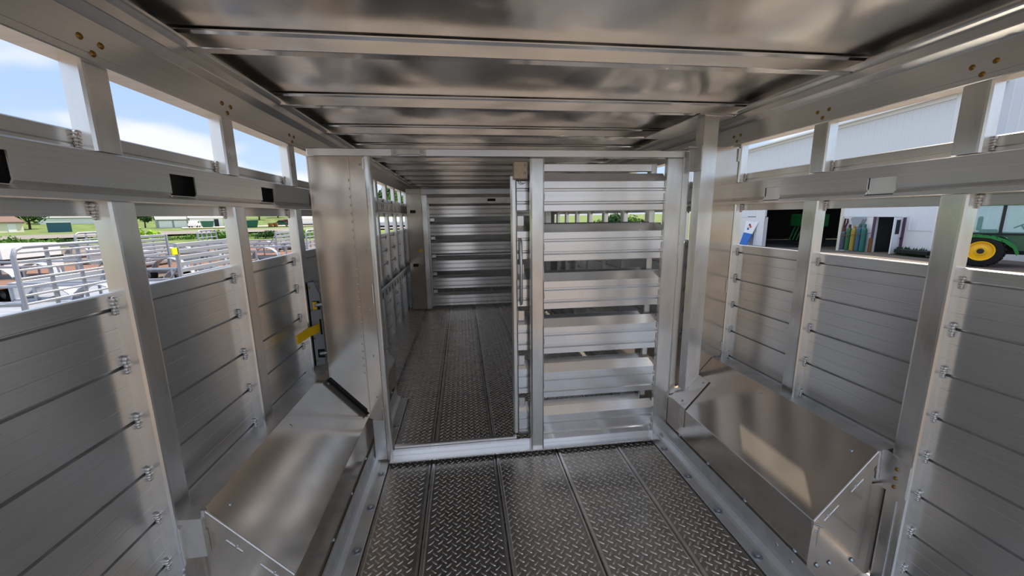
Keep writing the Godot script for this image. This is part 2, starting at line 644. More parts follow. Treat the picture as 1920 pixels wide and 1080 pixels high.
func build_wall(s: int) -> void:
	var o := setting("wall_" + SIDE[s], "%s side wall of the trailer, grey aluminium planks under open air slots" % SIDE[s], "wall")
	# solid planks
	for i in JOINTS.size() - 1:
		var a: float = JOINTS[i]
		var b: float = JOINTS[i + 1]
		var st := new_st(Vector3(0.01, 0.02, 1))
		if i == 0:
			prism(st, mpoly(s, [Vector2(1.326, a), Vector2(1.309, a), Vector2(1.306, a - 0.003), Vector2(1.306, b + 0.003), Vector2(1.311, b + 0.001), Vector2(1.326, b)]), "z", Z_NOSE, Z_OPEN)
		else:
			var m1 := a - 0.055
			var m2 := a - 0.112
			prism(st, mpoly(s, [Vector2(1.326, a - 0.001), Vector2(1.321, a - 0.001), Vector2(1.321, a - 0.0045), Vector2(1.3095, a - 0.0075),
				Vector2(1.3095, m1), Vector2(1.3108, m1 - 0.001), Vector2(1.3095, m1 - 0.002), Vector2(1.3095, m2), Vector2(1.3108, m2 - 0.001), Vector2(1.3095, m2 - 0.002),
				Vector2(1.3095, b + 0.003), Vector2(1.3125, b), Vector2(1.326, b)]), "z", Z_NOSE, Z_OPEN)
		part("wall_plank", st, "alu_plank", o)
	# posts, and a weld at each joint beside them
	var weld := new_st()
	for q: Array in [[0.014, 0.0092, 0.001], [0.005, 0.0085, -0.001], [-0.004, 0.0080, 0.001], [-0.012, 0.0072, -0.001], [-0.019, 0.0060, 0.0]]:
		dome(weld, Vector3(q[2], q[0], 0.0), Vector3(0, 0.35, 1), q[1], q[1] * 0.95, 9)
		dome(weld, Vector3(q[2], q[0], 0.0), Vector3(0, -0.35, -1), q[1], q[1] * 0.6, 9)
	var weld_mesh := mesh_of(weld)
	for z: float in posts_of(s):
		var w := 0.08 if s < 0 else 0.077
		var st := new_st()
		prism(st, V2([s * 1.312, z, s * 1.272, z, s * 1.2655, z - 0.004, s * 1.264, z - 0.010, s * 1.264, z - w + 0.010, s * 1.2655, z - w + 0.004, s * 1.272, z - w, s * 1.312, z - w]), "y", 0.003, 1.5505)
		part("post", st, "alu_upright", o)
		var su := new_st()
		prism(su, V2([s * 1.312, z + 0.006, s * 1.272, z + 0.006, s * 1.2655, z + 0.002, s * 1.264, z - 0.004, s * 1.264, z - w + 0.016, s * 1.2655, z - w + 0.010, s * 1.272, z - w + 0.006, s * 1.312, z - w + 0.006]), "y", 1.676, 1.95)
		part("upper_post", su, "alu_upright", o)
		if z > -0.3 or z < -6.0:
			continue
		for j in range(1, JOINTS.size() - 1):
			var y: float = JOINTS[j] + rng.randf_range(-0.006, 0.010)
			if z < -1.3 and z > -3.0 and y < 0.6:
				continue
			share("weld_bead", weld_mesh, "alu_weld", o, Transform3D(Basis(Vector3.UP, -s * (0.75 + rng.randf_range(-0.3, 0.3))).scaled(Vector3(1, rng.randf_range(0.85, 1.2), 1)), Vector3(s * 1.3045, y, z + 0.003)))
		share("weld_bead", weld_mesh, "alu_weld", o, Transform3D(Basis(Vector3.UP, -s * 0.8), Vector3(s * 1.3045, 1.527, z + 0.003)))
		share("weld_bead", weld_mesh, "alu_weld", o, Transform3D(Basis(Vector3.UP, -s * 0.7), Vector3(s * 1.3045, 1.704, z + 0.009)))
	# the middle rail: an outer strip and a channel with pockets
	var st2 := new_st(Vector3(0.01, 0.02, 1))
	prism(st2, mpoly(s, [Vector2(1.326, 1.513), Vector2(1.3095, 1.513), Vector2(1.3095, 1.690), Vector2(1.312, 1.692), Vector2(1.3095, 1.694), Vector2(1.3095, 1.724), Vector2(1.3125, 1.727), Vector2(1.326, 1.727)]), "z", Z_NOSE, Z_OPEN)
	part("rail_strip", st2, "alu_along", o)
	var st3 := new_st(Vector3(0.01, 0.02, 1))
	var top := 1.673
	var x0 := 1.255
	var full := [Vector2(1.309, top), Vector2(x0 + 0.004, top), Vector2(x0, top - 0.004), Vector2(x0, 1.585), Vector2(x0 + 0.006, 1.577), Vector2(x0 - 0.006, 1.566), Vector2(x0 - 0.006, 1.552), Vector2(x0 - 0.002, 1.550), Vector2(1.309, 1.550), Vector2(1.309, 1.553), Vector2(x0 + 0.003, 1.553), Vector2(x0 + 0.009, 1.578), Vector2(x0 + 0.004, 1.587), Vector2(x0 + 0.004, top - 0.004), Vector2(1.309, top - 0.004)]
	var zc := Z_OPEN
	for h: Array in holes_of(s):
		prism(st3, mpoly(s, full), "z", h[0], zc)
		prism(st3, mpoly(s, [Vector2(1.309, top), Vector2(x0 + 0.004, top), Vector2(x0, top - 0.004), Vector2(x0, h[3]), Vector2(x0 + 0.004, h[3]), Vector2(x0 + 0.004, top - 0.004), Vector2(1.309, top - 0.004)]), "z", h[1], h[0])
		prism(st3, mpoly(s, [Vector2(x0, h[2]), Vector2(x0, minf(h[2] - 0.002, 1.585)), Vector2(x0 + 0.006, minf(h[2] - 0.004, 1.577)), Vector2(x0 - 0.006, minf(h[2] - 0.006, 1.566)), Vector2(x0 - 0.006, 1.552), Vector2(x0 - 0.002, 1.550), Vector2(1.309, 1.550), Vector2(1.309, 1.553), Vector2(x0 + 0.006, 1.553), Vector2(x0 + 0.006, h[2])]), "z", h[1], h[0])
		zc = h[1]
	prism(st3, mpoly(s, full), "z", Z_NOSE, zc)
	part("middle_rail", st3, "alu_along", o)
	if s > 0:
		for h: Array in holes_of(s):
			if h[0] > -3.0:
				var cp := new_st()
				bx(cp, Vector3(1.263, h[2] - 0.004, h[1] - 0.01), Vector3(1.266, h[3] + 0.006, h[0] + 0.01), 0.0)
				part("pocket_plate", cp, "alu_upright", o)
	if s < 0:
		# a lower tie rail with slots, only beyond the gate
		var st4 := new_st(Vector3(0.01, 0.02, 1))
		tube(st4, [Vector3(-1.255, 0.712, -3.9), Vector3(-1.255, 0.712, -6.9)], 0.013, 8)
		bx(st4, Vector3(-1.262, 0.60, -6.9), Vector3(-1.256, 0.705, -3.9), 0.001)
		var lr := part("lower_rail", st4, "alu_along", o)
		for k in 10:
			var slot := new_st()
			bx(slot, Vector3(-1.2565, 0.612, -4.33 - k * 0.2 - 0.03), Vector3(-1.2545, 0.675, -4.33 - k * 0.2), 0.0005)
			part("slot", slot, "black", lr)
	# the top rail under the roof, with three rivets over each post
	var st5 := new_st(Vector3(0.01, 0.02, 1))
	prism(st5, mpoly(s, [Vector2(1.326, 1.888), Vector2(1.253, 1.888), Vector2(1.25, 1.891), Vector2(1.25, 1.906), Vector2(1.2512, 1.907), Vector2(1.25, 1.908), Vector2(1.25, 1.990), Vector2(1.247, 1.993), Vector2(1.222, 2.011), Vector2(1.22, 2.014), Vector2(1.22, 2.042), Vector2(1.2225, 2.044), Vector2(1.22, 2.046), Vector2(1.203, 2.054), Vector2(1.200, 2.058), Vector2(1.200, 2.066), Vector2(1.203, 2.068), Vector2(1.29, 2.076), Vector2(1.30, 2.098), Vector2(1.326, 2.098)]), "z", Z_NOSE, Z_OPEN)
	var tr := part("top_rail", st5, "alu_along", o)
	for z: float in posts_of(s):
		if z > -0.4 or z < -3.0:
			continue
		for d: Array in [[0.012, 1.938], [-0.044, 1.938], [-0.016, 1.909]]:
			var rv := new_st()
			dome(rv, Vector3(s * 1.2505, d[1], z + d[0]), Vector3(-s, 0, 0), 0.0088, 0.0055, 10)
			part("rivet", rv, "brass", tr)
	for i in range(-2, 6):
		var sc := new_st()
		dome(sc, Vector3(s * 1.212, 2.048, beam_z(i) - 0.03), Vector3(-s, -1.2, 0), 0.0075, 0.004, 8)
		part("screw", sc, "zinc", tr)
	# sill along the wheel box, and its end plate
	var st6 := new_st()
	prism(st6, mpoly(s, [Vector2(1.309, 0.583), Vector2(1.255, 0.579), Vector2(1.206, 0.577), Vector2(1.203, 0.574), Vector2(1.203, 0.44), Vector2(1.309, 0.44)]), "z", -3.2, -1.17)
	part("sill", st6, "alu_dull", o)
	var g := new_st()
	var gz := -1.155 if s < 0 else -1.078
	prism(g, V2([gz, 0.56, gz - 0.10, 0.585, gz - 0.105, 0.42, gz, 0.435]), "x", s * 1.256, s * 1.264)
	bead(g, Vector3(s * 1.262, 0.43, gz - 0.002), Vector3(s * 1.262, 0.56, gz - 0.002), 0.004)
	var gp := part("gusset_plate", g, "alu_upright", o)
	for y: float in [0.53, 0.492, 0.455]:
		var rv := new_st()
		dome(rv, Vector3(s * 1.2555, y, gz - 0.04), Vector3(-s, 0, 0), 0.0075, 0.005, 10)
		part("rivet", rv, "brass", gp)
	# closed sheet past the rear divider
	var c := new_st(Vector3(0.01, 0.02, 1))
	bx(c, Vector3(minf(s * 1.31, s * 1.326), 1.30, Z_NOSE), Vector3(maxf(s * 1.31, s * 1.326), 1.95, -6.95))
	part("wall_sheet", c, "alu_plank", o)


func build_nose_wall() -> void:
	var o := setting("wall_front", "closed aluminium wall at the nose of the trailer, in deep shade", "wall")
	for k in 7:
		var st := new_st(Vector3(0.01, 0.02, 1))
		bx(st, Vector3(-1.345, k * 0.302, Z_NOSE - 0.03), Vector3(1.345, k * 0.302 + 0.299, Z_NOSE), 0.003)
		part("wall_plank", st, "alu_plank", o)


func build_baseboard(s: int) -> void:
	var o := setting("baseboard_" + SIDE[s], "grey angle iron bolted along the %s edge of the tread plate floor" % SIDE[s], "baseboard")
	var st := new_st()
	prism(st, mpoly(s, [Vector2(0.858, 0.0), Vector2(0.858, 0.006), Vector2(0.861, 0.008), Vector2(0.905, 0.009), Vector2(0.918, 0.014), Vector2(0.938, 0.034), Vector2(0.945, 0.05), Vector2(0.947, 0.118), Vector2(0.953, 0.118), Vector2(0.957, 0.03), Vector2(0.957, 0.0)]), "z", -3.10, Z_OPEN)
	part("angle_iron", st, "alu_dull", o)
	for k in 8:
		var b := new_st()
		hexbolt(b, Vector3(s * 0.884, 0.0075, -0.78 - k * 0.267 + (0.0 if s < 0 else 0.01)), Vector3.UP, 0.0135)
		part("bolt", b, "zinc", o)
	if s > 0:
		for q: Array in [[0.086, -1.277], [0.03, -1.262], [0.078, -1.20], [0.03, -1.15]]:
			var b := new_st()
			dome(b, Vector3(0.9475, q[0], q[1]), Vector3(-1, 0, 0), 0.010, 0.006, 10)
			part("rivet", b, "zinc", o)


# ============================================================ things in the trailer

func build_wheel_box(s: int) -> void:
	var z0 := -1.19 if s < 0 else -1.15
	var z1 := -3.20
	var o := thing("wheel_box", "slope-topped sheet metal wheel box along the left wall, below the solid gate panel" if s < 0 else "slope-topped sheet metal wheel box along the right wall, with the bright sun patch on it", "wheel box", Vector3.ZERO, "wheel boxes")
	# sloped top in two lapped sheets
	var zs := [z0, -1.86 if s < 0 else -1.78, z1]
	for k in 2:
		var st := new_st()
		var e := 0.0008 * k
		prism(st, mpoly(s, [Vector2(0.960, 0.312 - e), Vector2(0.963, 0.316 - e), Vector2(1.2045, 0.594 - e), Vector2(1.2025, 0.585 - e), Vector2(0.966, 0.308 - e)]), "z", zs[k + 1] - (0.02 if k == 0 else 0.0), zs[k])
		part("top_sheet", st, "alu_sheet", o)
	var sd := new_st()
	bx(sd, Vector3(minf(s * 0.9605, s * 0.9655), 0.10, z1), Vector3(maxf(s * 0.9605, s * 0.9655), 0.312, z0), 0.001)
	part("side_sheet", sd, "alu_sheet", o)
	for k in 7:
		var b := new_st()
		dome(b, Vector3(s * 0.96, 0.122, z0 - 0.055 - k * 0.287), Vector3(-s, 0, 0), 0.009, 0.006, 8)
		part("bolt", b, "zinc", o)
	for p: Array in [[1.168, z0 - 0.07], [1.175, z0 - 0.56], [1.165, z0 - 1.04]]:
		var b := new_st()
		dome(b, Vector3(s * (p[0] as float), 0.552 + (p[0] - 1.168) * 1.15, p[1]), Vector3(-s * 0.757, 0.653, 0), 0.0075, 0.004, 8)
		part("screw", b, "zinc", o)
	# end face towards the camera, with turned flange, corner strip and weld
	for e: float in [z0, z1]:
		var f := new_st()
		var n := 1.0 if e == z0 else -1.0
		prism(f, mpoly(s, [Vector2(0.966, 0.02), Vector2(0.966, 0.309), Vector2(1.202, 0.583), Vector2(1.202, 0.02)]), "z", e - 0.006, e - 0.002)
		part("end_sheet", f, "alu_sheet", o)
	var fl := new_st()
	prism(fl, mpoly(s, [Vector2(0.962, 0.312), Vector2(1.2035, 0.592), Vector2(1.2035, 0.535), Vector2(0.985, 0.282), Vector2(0.962, 0.282)]), "z", z0 - 0.002, z0 + 0.004)
	part("end_flange", fl, "alu_sheet", o)
	var re := new_st()
	tube(re, [Vector3(s * 0.963, 0.314, z0 + 0.002), Vector3(s * 1.203, 0.593, z0 + 0.002)], 0.0035, 6)
	part("rolled_edge", re, "alu_upright", o)
	var cs := new_st()
	bx(cs, Vector3(minf(s * 0.9605, s * 0.992), 0.09, z0 - 0.002), Vector3(maxf(s * 0.9605, s * 0.992), 0.283, z0 + 0.003), 0.001)
	part("corner_strip", cs, "alu_sheet", o)
	var os := new_st()
	bx(os, Vector3(minf(s * 1.196, s * 1.30), 0.02, z0 - 0.012), Vector3(maxf(s * 1.196, s * 1.30), 0.44, z0 - 0.006), 0.001)
	part("outer_sheet", os, "alu_sheet", o)
	var w := new_st()
	bead(w, Vector3(s * 0.962, 0.306, z0 + 0.003), Vector3(s * 1.0, 0.288, z0 + 0.004), 0.005)
	bead(w, Vector3(s * 0.990, 0.278, z0 + 0.003), Vector3(s * 0.992, 0.20, z0 + 0.003), 0.004)
	bead(w, Vector3(s * 1.01, 0.314, z0 + 0.003), Vector3(s * 1.06, 0.372, z0 + 0.003), 0.004)
	bead(w, Vector3(s * 1.11, 0.430, z0 + 0.003), Vector3(s * 1.15, 0.476, z0 + 0.003), 0.004)
	bead(w, Vector3(s * 1.206, 0.59, z0 + 0.001), Vector3(s * 1.214, 0.48, z0 + 0.001), 0.008)
	bead(w, Vector3(s * 1.262, 0.40, z0 + 0.045), Vector3(s * 1.262, 0.06, z0 + 0.045), 0.0045)
	part("weld_bead", w, "alu_weld", o)
	for p: Array in [[1.008, 0.104], [1.066, 0.106], [1.168, 0.104], [0.978, 0.268], [1.02, 0.335], [1.122, 0.452]]:
		var b := new_st()
		dome(b, Vector3(s * (p[0] as float), p[1], z0 + 0.001), Vector3(0, 0, 1), 0.0095 if p[1] < 0.2 else 0.006, 0.007, 8)
		part("rivet", b, "zinc", o)


func slat(st: SurfaceTool, y: float, x0: float, x1: float, z: float) -> void:
	# an extruded slat, y = its lower edge: three flat faces with two grooves, and slanting shoulders
	var d := 0.011
	prism(st, V2([z - 0.030, y + 0.002, z - 0.004, y + 0.0, z, y + 0.004, z, y + 0.037, z - d, y + 0.046, z - d, y + 0.052, z, y + 0.058,
		z, y + 0.113, z - d, y + 0.120, z - d, y + 0.126, z, y + 0.133, z, y + 0.170, z - 0.036, y + 0.218, z - 0.039, y + 0.218, z - 0.039, y + 0.21, z - 0.034, y + 0.17, z - 0.034, y + 0.01]), "x", x0, x1)


const SLATS := [0.063, 0.355, 0.649, 0.936, 1.230, 1.521]

func build_gate() -> void:
	var o := thing("divider_gate", "wide aluminium divider gate across the near compartment, slatted on the right, open in the middle", "gate")
	var z := -2.235
	var hd := new_st(Vector3(1, 0.02, 0.01))
	bx(hd, Vector3(-1.150, 1.822, z - 0.04), Vector3(1.005, 1.862, z + 0.012), 0.003)
	part("header", hd, "alu_across", o)
	var br := new_st(Vector3(1, 0.02, 0.01))
	bx(br, Vector3(-0.85, 0.02, z - 0.02), Vector3(0.90, 0.028, z + 0.045), 0.001)
	bx(br, Vector3(-0.85, 0.02, z - 0.026), Vector3(0.90, 0.070, z - 0.02), 0.001)
	part("bottom_channel", br, "alu_across", o)
	var tk := new_st(Vector3(1, 0.02, 0.01))
	bx(tk, Vector3(-0.83, 0.055, z - 0.06), Vector3(-0.05, 0.085, z - 0.03), 0.003)
	part("door_track", tk, "alu_across", o)
	var cs := new_st()
	bx(cs, Vector3(0.036, 0.012, z - 0.028), Vector3(0.118, 1.823, z + 0.022), 0.010)
	part("centre_stile", cs, "alu_upright", o)
	var rs := new_st()
	bx(rs, Vector3(0.862, 0.012, z - 0.03), Vector3(0.960, 1.822, z + 0.006), 0.004)
	part("stile", rs, "alu_upright", o)
	var r2 := new_st()
	bx(r2, Vector3(0.962, 0.012, z - 0.05), Vector3(1.010, 1.862, z + 0.002), 0.008)
	bead(r2, Vector3(0.961, 0.3, z + 0.004), Vector3(0.961, 0.36, z + 0.004), 0.004)
	bead(r2, Vector3(0.961, 1.1, z + 0.004), Vector3(0.961, 1.22, z + 0.004), 0.004)
	part("hinge_stile", r2, "alu_upright", o)
	var ls := new_st()
	prism(ls, V2([-0.868, z - 0.04, -0.868, z - 0.002, -0.862, z + 0.006, -0.845, z + 0.010, -0.838, z + 0.006, -0.834, z - 0.002, -0.834, z - 0.04]), "y", 0.02, 1.822)
	part("stile", ls, "alu_upright", o)
	var boot := new_st()
	bx(boot, Vector3(-0.938, 0.02, z - 0.03), Vector3(-0.868, 0.29, z - 0.004), 0.002)
	part("boot_plate", boot, "alu_upright", o)
	# slats on the right: between centre stile and right stile
	for y: float in SLATS:
		var st := new_st(Vector3(1, 0.02, 0.01))
		slat(st, y, 0.118, 0.862, z - 0.004)
		var sl := part("slat", st, "alu_across", o)
		var w := new_st()
		for h: float in [0.008, 0.066, 0.142]:
			bead(w, Vector3(0.858, y + h, z), Vector3(0.858, y + h + 0.03, z), 0.0045)
		bead(w, Vector3(0.12, y + 0.07, z), Vector3(0.12, y + 0.10, z), 0.0035)
		part("weld_bead", w, "alu_weld", sl)
	# solid panel on the left, cut to the slope of the wheel box
	var p1 := new_st()
	prism(p1, V2([-1.152, 1.822, -1.158, 0.575, -0.962, 0.345, -0.93, 0.345, -0.93, 1.822]), "z", z - 0.012, z - 0.008)
	part("panel_sheet", p1, "alu_sheet", o)
	var p2 := new_st()
	prism(p2, V2([-0.945, 1.822, -0.962, 0.31, -0.905, 0.285, -0.868, 0.285, -0.868, 1.822]), "z", z - 0.008, z - 0.0035)
	part("panel_sheet", p2, "alu_sheet", o)
	var lap := new_st()
	bx(lap, Vector3(-0.950, 0.33, z - 0.0075), Vector3(-0.944, 1.82, z - 0.0015), 0.002)
	for k in 26:
		var yy := 1.70 - k * 0.044
		dome(lap, Vector3(-0.9515 - k * 0.0002, yy, z - 0.006), Vector3(0, 0, 1), 0.007, 0.005, 7)
	part("lap_weld", lap, "alu_sheet", o)
	var edge := new_st()
	bx(edge, Vector3(-1.16, 0.56, z - 0.05), Vector3(-1.152, 1.822, z - 0.006), 0.001)
	part("panel_edge", edge, "alu_sheet", o)
	var seal := new_st()
	tube(seal, [Vector3(-1.165, 0.575, z - 0.02), Vector3(-0.955, 0.335, z - 0.02)], 0.019, 8)
	part("rubber_seal", seal, "black", o)
	for q: Array in [[-0.89, 1.78], [-0.893, 1.32], [-0.897, 0.98], [-0.9, 0.70], [-0.90, 0.44], [-0.905, 0.31]]:
		var b := new_st()
		dome(b, Vector3(q[0], q[1], z - 0.003), Vector3(0, 0, 1), 0.006, 0.004, 8)
		part("rivet", b, "zinc", o)
	var w2 := new_st()
	bead(w2, Vector3(-0.87, 1.76, z + 0.002), Vector3(-0.868, 1.81, z + 0.002), 0.007)
	bead(w2, Vector3(-0.874, 1.02, z + 0.0), Vector3(-0.874, 1.12, z + 0.0), 0.006)
	bead(w2, Vector3(-0.87, 0.30, z + 0.002), Vector3(-0.87, 0.36, z + 0.002), 0.006)
	part("weld_bead", w2, "alu_weld", o)
	# strap handle bolted to the header
	var h := new_st()
	for x: float in [-0.70, -0.555]:
		bx(h, Vector3(x - 0.02, 1.825, z + 0.011), Vector3(x + 0.02, 1.857, z + 0.015), 0.001)
	bx(h, Vector3(-0.683, 1.830, z + 0.022), Vector3(-0.572, 1.858, z + 0.027), 0.001)
	bx(h, Vector3(-0.69, 1.828, z + 0.012), Vector3(-0.682, 1.857, z + 0.026), 0.001)
	bx(h, Vector3(-0.573, 1.828, z + 0.012), Vector3(-0.565, 1.857, z + 0.026), 0.001)
	var hp := part("strap_handle", h, "alu_dull", o)
	for x: float in [-0.70, -0.555]:
		var b := new_st()
		hexbolt(b, Vector3(x, 1.841, z + 0.015), Vector3(0, 0, 1), 0.0065)
		part("bolt", b, "zinc", hp)
	# lower hinge bracket
	var hb := new_st()
	bx(hb, Vector3(0.90, 0.0095, z + 0.0), Vector3(0.985, 0.016, z + 0.05), 0.001)
	tube(hb, [Vector3(0.94, 0.016, z + 0.02), Vector3(0.94, 0.034, z + 0.02)], 0.016, 12)
	part("hinge_bracket", hb, "alu_dull", o)


func build_sliding_door() -> void:
	var z := -2.305
	var o := thing("sliding_door", "slatted aluminium sliding door slid open behind the right half of the near gate", "door")
	var st := new_st()
	bx(st, Vector3(-0.066, 0.085, z - 0.03), Vector3(-0.030, 1.735, z + 0.008), 0.009)
	part("stile", st, "alu_upright", o)
	var s2 := new_st()
	bx(s2, Vector3(0.800, 0.085, z - 0.03), Vector3(0.838, 1.80, z + 0.0), 0.004)
	part("stile", s2, "alu_upright", o)
	var tr := new_st(Vector3(1, 0.02, 0.01))
	bx(tr, Vector3(-0.03, 1.752, z - 0.03), Vector3(0.80, 1.797, z + 0.004), 0.003)
	part("top_bar", tr, "alu_across", o)
	for y: float in SLATS:
		var s := new_st(Vector3(1, 0.02, 0.01))
		slat(s, y + 0.006, -0.03, 0.80, z)
		part("slat", s, "alu_across", o)
	for y: float in [0.285, 0.575, 0.868, 1.16, 1.45]:
		var b := new_st()
		bx(b, Vector3(-0.028, y - 0.012, z - 0.03), Vector3(0.012, y + 0.05, z + 0.002), 0.003)
		part("spacer_block", b, "alu_upright", o)
	var h := new_st()
	tube(h, [Vector3(-0.012, 1.36, z + 0.004), Vector3(-0.012, 1.35, z + 0.026), Vector3(-0.012, 1.335, z + 0.036), Vector3(-0.012, 0.985, z + 0.036), Vector3(-0.012, 0.97, z + 0.026), Vector3(-0.012, 0.96, z + 0.004)], 0.0085, 10)
	part("handle", h, "alu_weld", o)
	var lb := new_st()
	bx(lb, Vector3(-0.052, 1.705, z + 0.005), Vector3(0.030, 1.805, z + 0.05), 0.004)
	var lp := part("latch_block", lb, "latch_beige", o, "beige metal latch block with two bolts")
	for y: float in [1.782, 1.737]:
		var b := new_st()
		dome(b, Vector3(0.010, y, z + 0.05), Vector3(0, 0, 1), 0.007, 0.004, 10)
		part("bolt", b, "zinc", lp)
	var ring := new_st()
	tube(ring, [Vector3(-0.016, 1.706, z + 0.03), Vector3(-0.016, 1.69, z + 0.034), Vector3(0.0, 1.683, z + 0.036), Vector3(0.018, 1.686, z + 0.034)], 0.003, 6)
	part("pull_wire", ring, "zinc", o)


func box_y(x: float) -> float:
	return 0.3155 + (x - 0.963) * 1.1506


func build_hinge_post() -> void:
	var o := thing("hinge_post", "square aluminium post standing on the right wheel box up to the roof beam", "post")
	var st := new_st()
	var lo := box_y(1.013) + 0.006
	prism(st, V2([1.013, lo, 1.013, 2.046, 1.100, 2.046, 1.100, box_y(1.10) + 0.006]), "z", -2.205, -2.13)
	part("tube", st, "alu_upright", o)
	var pl := new_st()
	var a := Vector3(0.9595, 0.319, -2.03)
	var sl := Vector3(0.6555, 0.7552, 0)
	var nn := Vector3(-0.7552, 0.6555, 0)
	var xf := Transform3D(Basis(sl, nn, Vector3(0, 0, 1)), a)
	bx(pl, Vector3(0.0, 0.0, -0.165), Vector3(0.225, 0.004, 0.0), 0.001, xf)
	bx(pl, Vector3(0.955, 0.195, -2.195), Vector3(0.9595, 0.319, -2.03), 0.001)
	var pp := part("base_plate", pl, "alu_sheet", o)
	for q: Array in [[0.03, -0.06], [0.195, -0.03], [0.195, -0.12]]:
		var b := new_st()
		dome(b, xf * Vector3(q[0], 0.004, q[1]), nn, 0.009, 0.005, 8)
		part("bolt", b, "zinc", pp)
	var w := new_st()
	bead(w, Vector3(1.015, 2.043, -2.127), Vector3(1.098, 2.043, -2.127), 0.006)
	bead(w, Vector3(1.012, lo, -2.132), Vector3(1.10, box_y(1.10) + 0.006, -2.128), 0.006)
	part("weld_bead", w, "alu_weld", o)
	# the upper hinge: a bent flat bar, and the grey block below it
	var h := new_st()
	bx(h, Vector3(0.94, 1.868, -2.225), Vector3(1.03, 1.876, -2.155), 0.001)
	bx(h, Vector3(1.004, 1.74, -2.20), Vector3(1.0125, 1.876, -2.125), 0.001)
	bx(h, Vector3(0.975, 1.74, -2.20), Vector3(1.012, 1.866, -2.192), 0.001)
	part("hinge_bracket", h, "alu_dull", o)
	# slanted ceiling brace plate behind the post
	var br := new_st(Vector3(0.01, 0.02, 1))
	prism(br, V2([0.98, 2.044, 1.13, 2.044, 1.18, 2.036, 1.18, 2.030, 0.98, 2.038]), "z", -2.80, -2.12)
	part("brace_plate", br, "alu_along", o)


func build_filler_sheet() -> void:
	var o := thing("filler_sheet", "upright reflective aluminium sheet closing the gap between square post and right wall", "sheet")
	var st := new_st()
	prism(st, V2([1.095, box_y(1.095) + 0.004, 1.095, 1.876, 1.262, 1.876, 1.262, 0.60, 1.205, 0.60]), "z", -2.166, -2.162)
	part("sheet", st, "alu_sheet", o)
	for q: Array in [[1.112, 1.84], [1.112, 1.5], [1.112, 1.17], [1.112, 0.9], [1.112, 0.66]]:
		var b := new_st()
		dome(b, Vector3(q[0], q[1], -2.162), Vector3(0, 0, 1), 0.006, 0.004, 8)
		part("rivet", b, "zinc", o)
	var w := new_st()
	bead(w, Vector3(1.259, 1.80, -2.160), Vector3(1.259, 1.86, -2.160), 0.007)
	bead(w, Vector3(1.259, 1.02, -2.160), Vector3(1.259, 1.09, -2.160), 0.006)
	bead(w, Vector3(1.259, 0.64, -2.160), Vector3(1.259, 0.69, -2.160), 0.006)
	part("weld_bead", w, "alu_weld", o)


func build_latch_box() -> void:
	var z := -2.325
	var o := thing("slam_latch", "grey gate latch on the left wall with a yellow release lever", "latch")
	var st := new_st()
	prism(st, V2([-1.262, 1.135, -1.262, 0.625, -1.205, 0.640, -1.195, 0.70, -1.195, 1.06, -1.222, 1.135]), "z", z - 0.012, z)
	prism(st, V2([-1.262, 1.135, -1.262, 0.625, -1.256, 0.625, -1.256, 1.135]), "z", z - 0.10, z)
	part("face_plate", st, "grey_paint", o)
	var sb := new_st()
	bx(sb, Vector3(-1.193, 0.66, z - 0.06), Vector3(-1.176, 1.10, z - 0.012), 0.003)
	part("slide_bar", sb, "dark_steel", o)
	for y: float in [1.0, 0.705]:
		var c := new_st()
		bx(c, Vector3(-1.240, y - 0.028, z - 0.001), Vector3(-1.200, y + 0.025, z + 0.001), 0.0005)
		part("slot", c, "black", o)
		var r := new_st()
		tube(r, [Vector3(-1.222, y, z + 0.004), Vector3(-1.205, y + 0.004, z + 0.014), Vector3(-1.165, y + 0.006, z + 0.010)], 0.011, 10)
		part("rod", r, "zinc", o)
	var yt := new_st()
	bx(yt, Vector3(-1.238, 0.975, z + 0.001), Vector3(-1.215, 1.02, z + 0.006), 0.001)
	part("tag", yt, "yellow", o)
	var cut := new_st()
	bx(cut, Vector3(-1.212, 0.82, z - 0.001), Vector3(-1.201, 0.915, z + 0.001), 0.0004)
	part("slot", cut, "black", o)
	# lever, reaching towards the camera along the wall
	var lv := new_st()
	var poly := V2([z - 0.01, 0.895, z + 0.03, 0.893, z + 0.09, 0.882, z + 0.13, 0.860, z + 0.22, 0.856, z + 0.235, 0.862, z + 0.235, 0.892, z + 0.20, 0.905])
	prism(lv, V2([-1.213, z + 0.0, -1.221, z + 0.0, -1.248, z + 0.10, -1.254, z + 0.23, -1.247, z + 0.23, -1.239, z + 0.10]), "y", 0.838, 0.888)
	part("lever", lv, "yellow", o, "yellow release lever")
	for q: Array in [[-1.25, 1.105], [-1.25, 0.97], [-1.25, 0.80], [-1.25, 0.66]]:
		var b := new_st()
		dome(b, Vector3(q[0], q[1], z), Vector3(0, 0, 1), 0.007, 0.004, 8)
		part("screw", b, "brass", o)


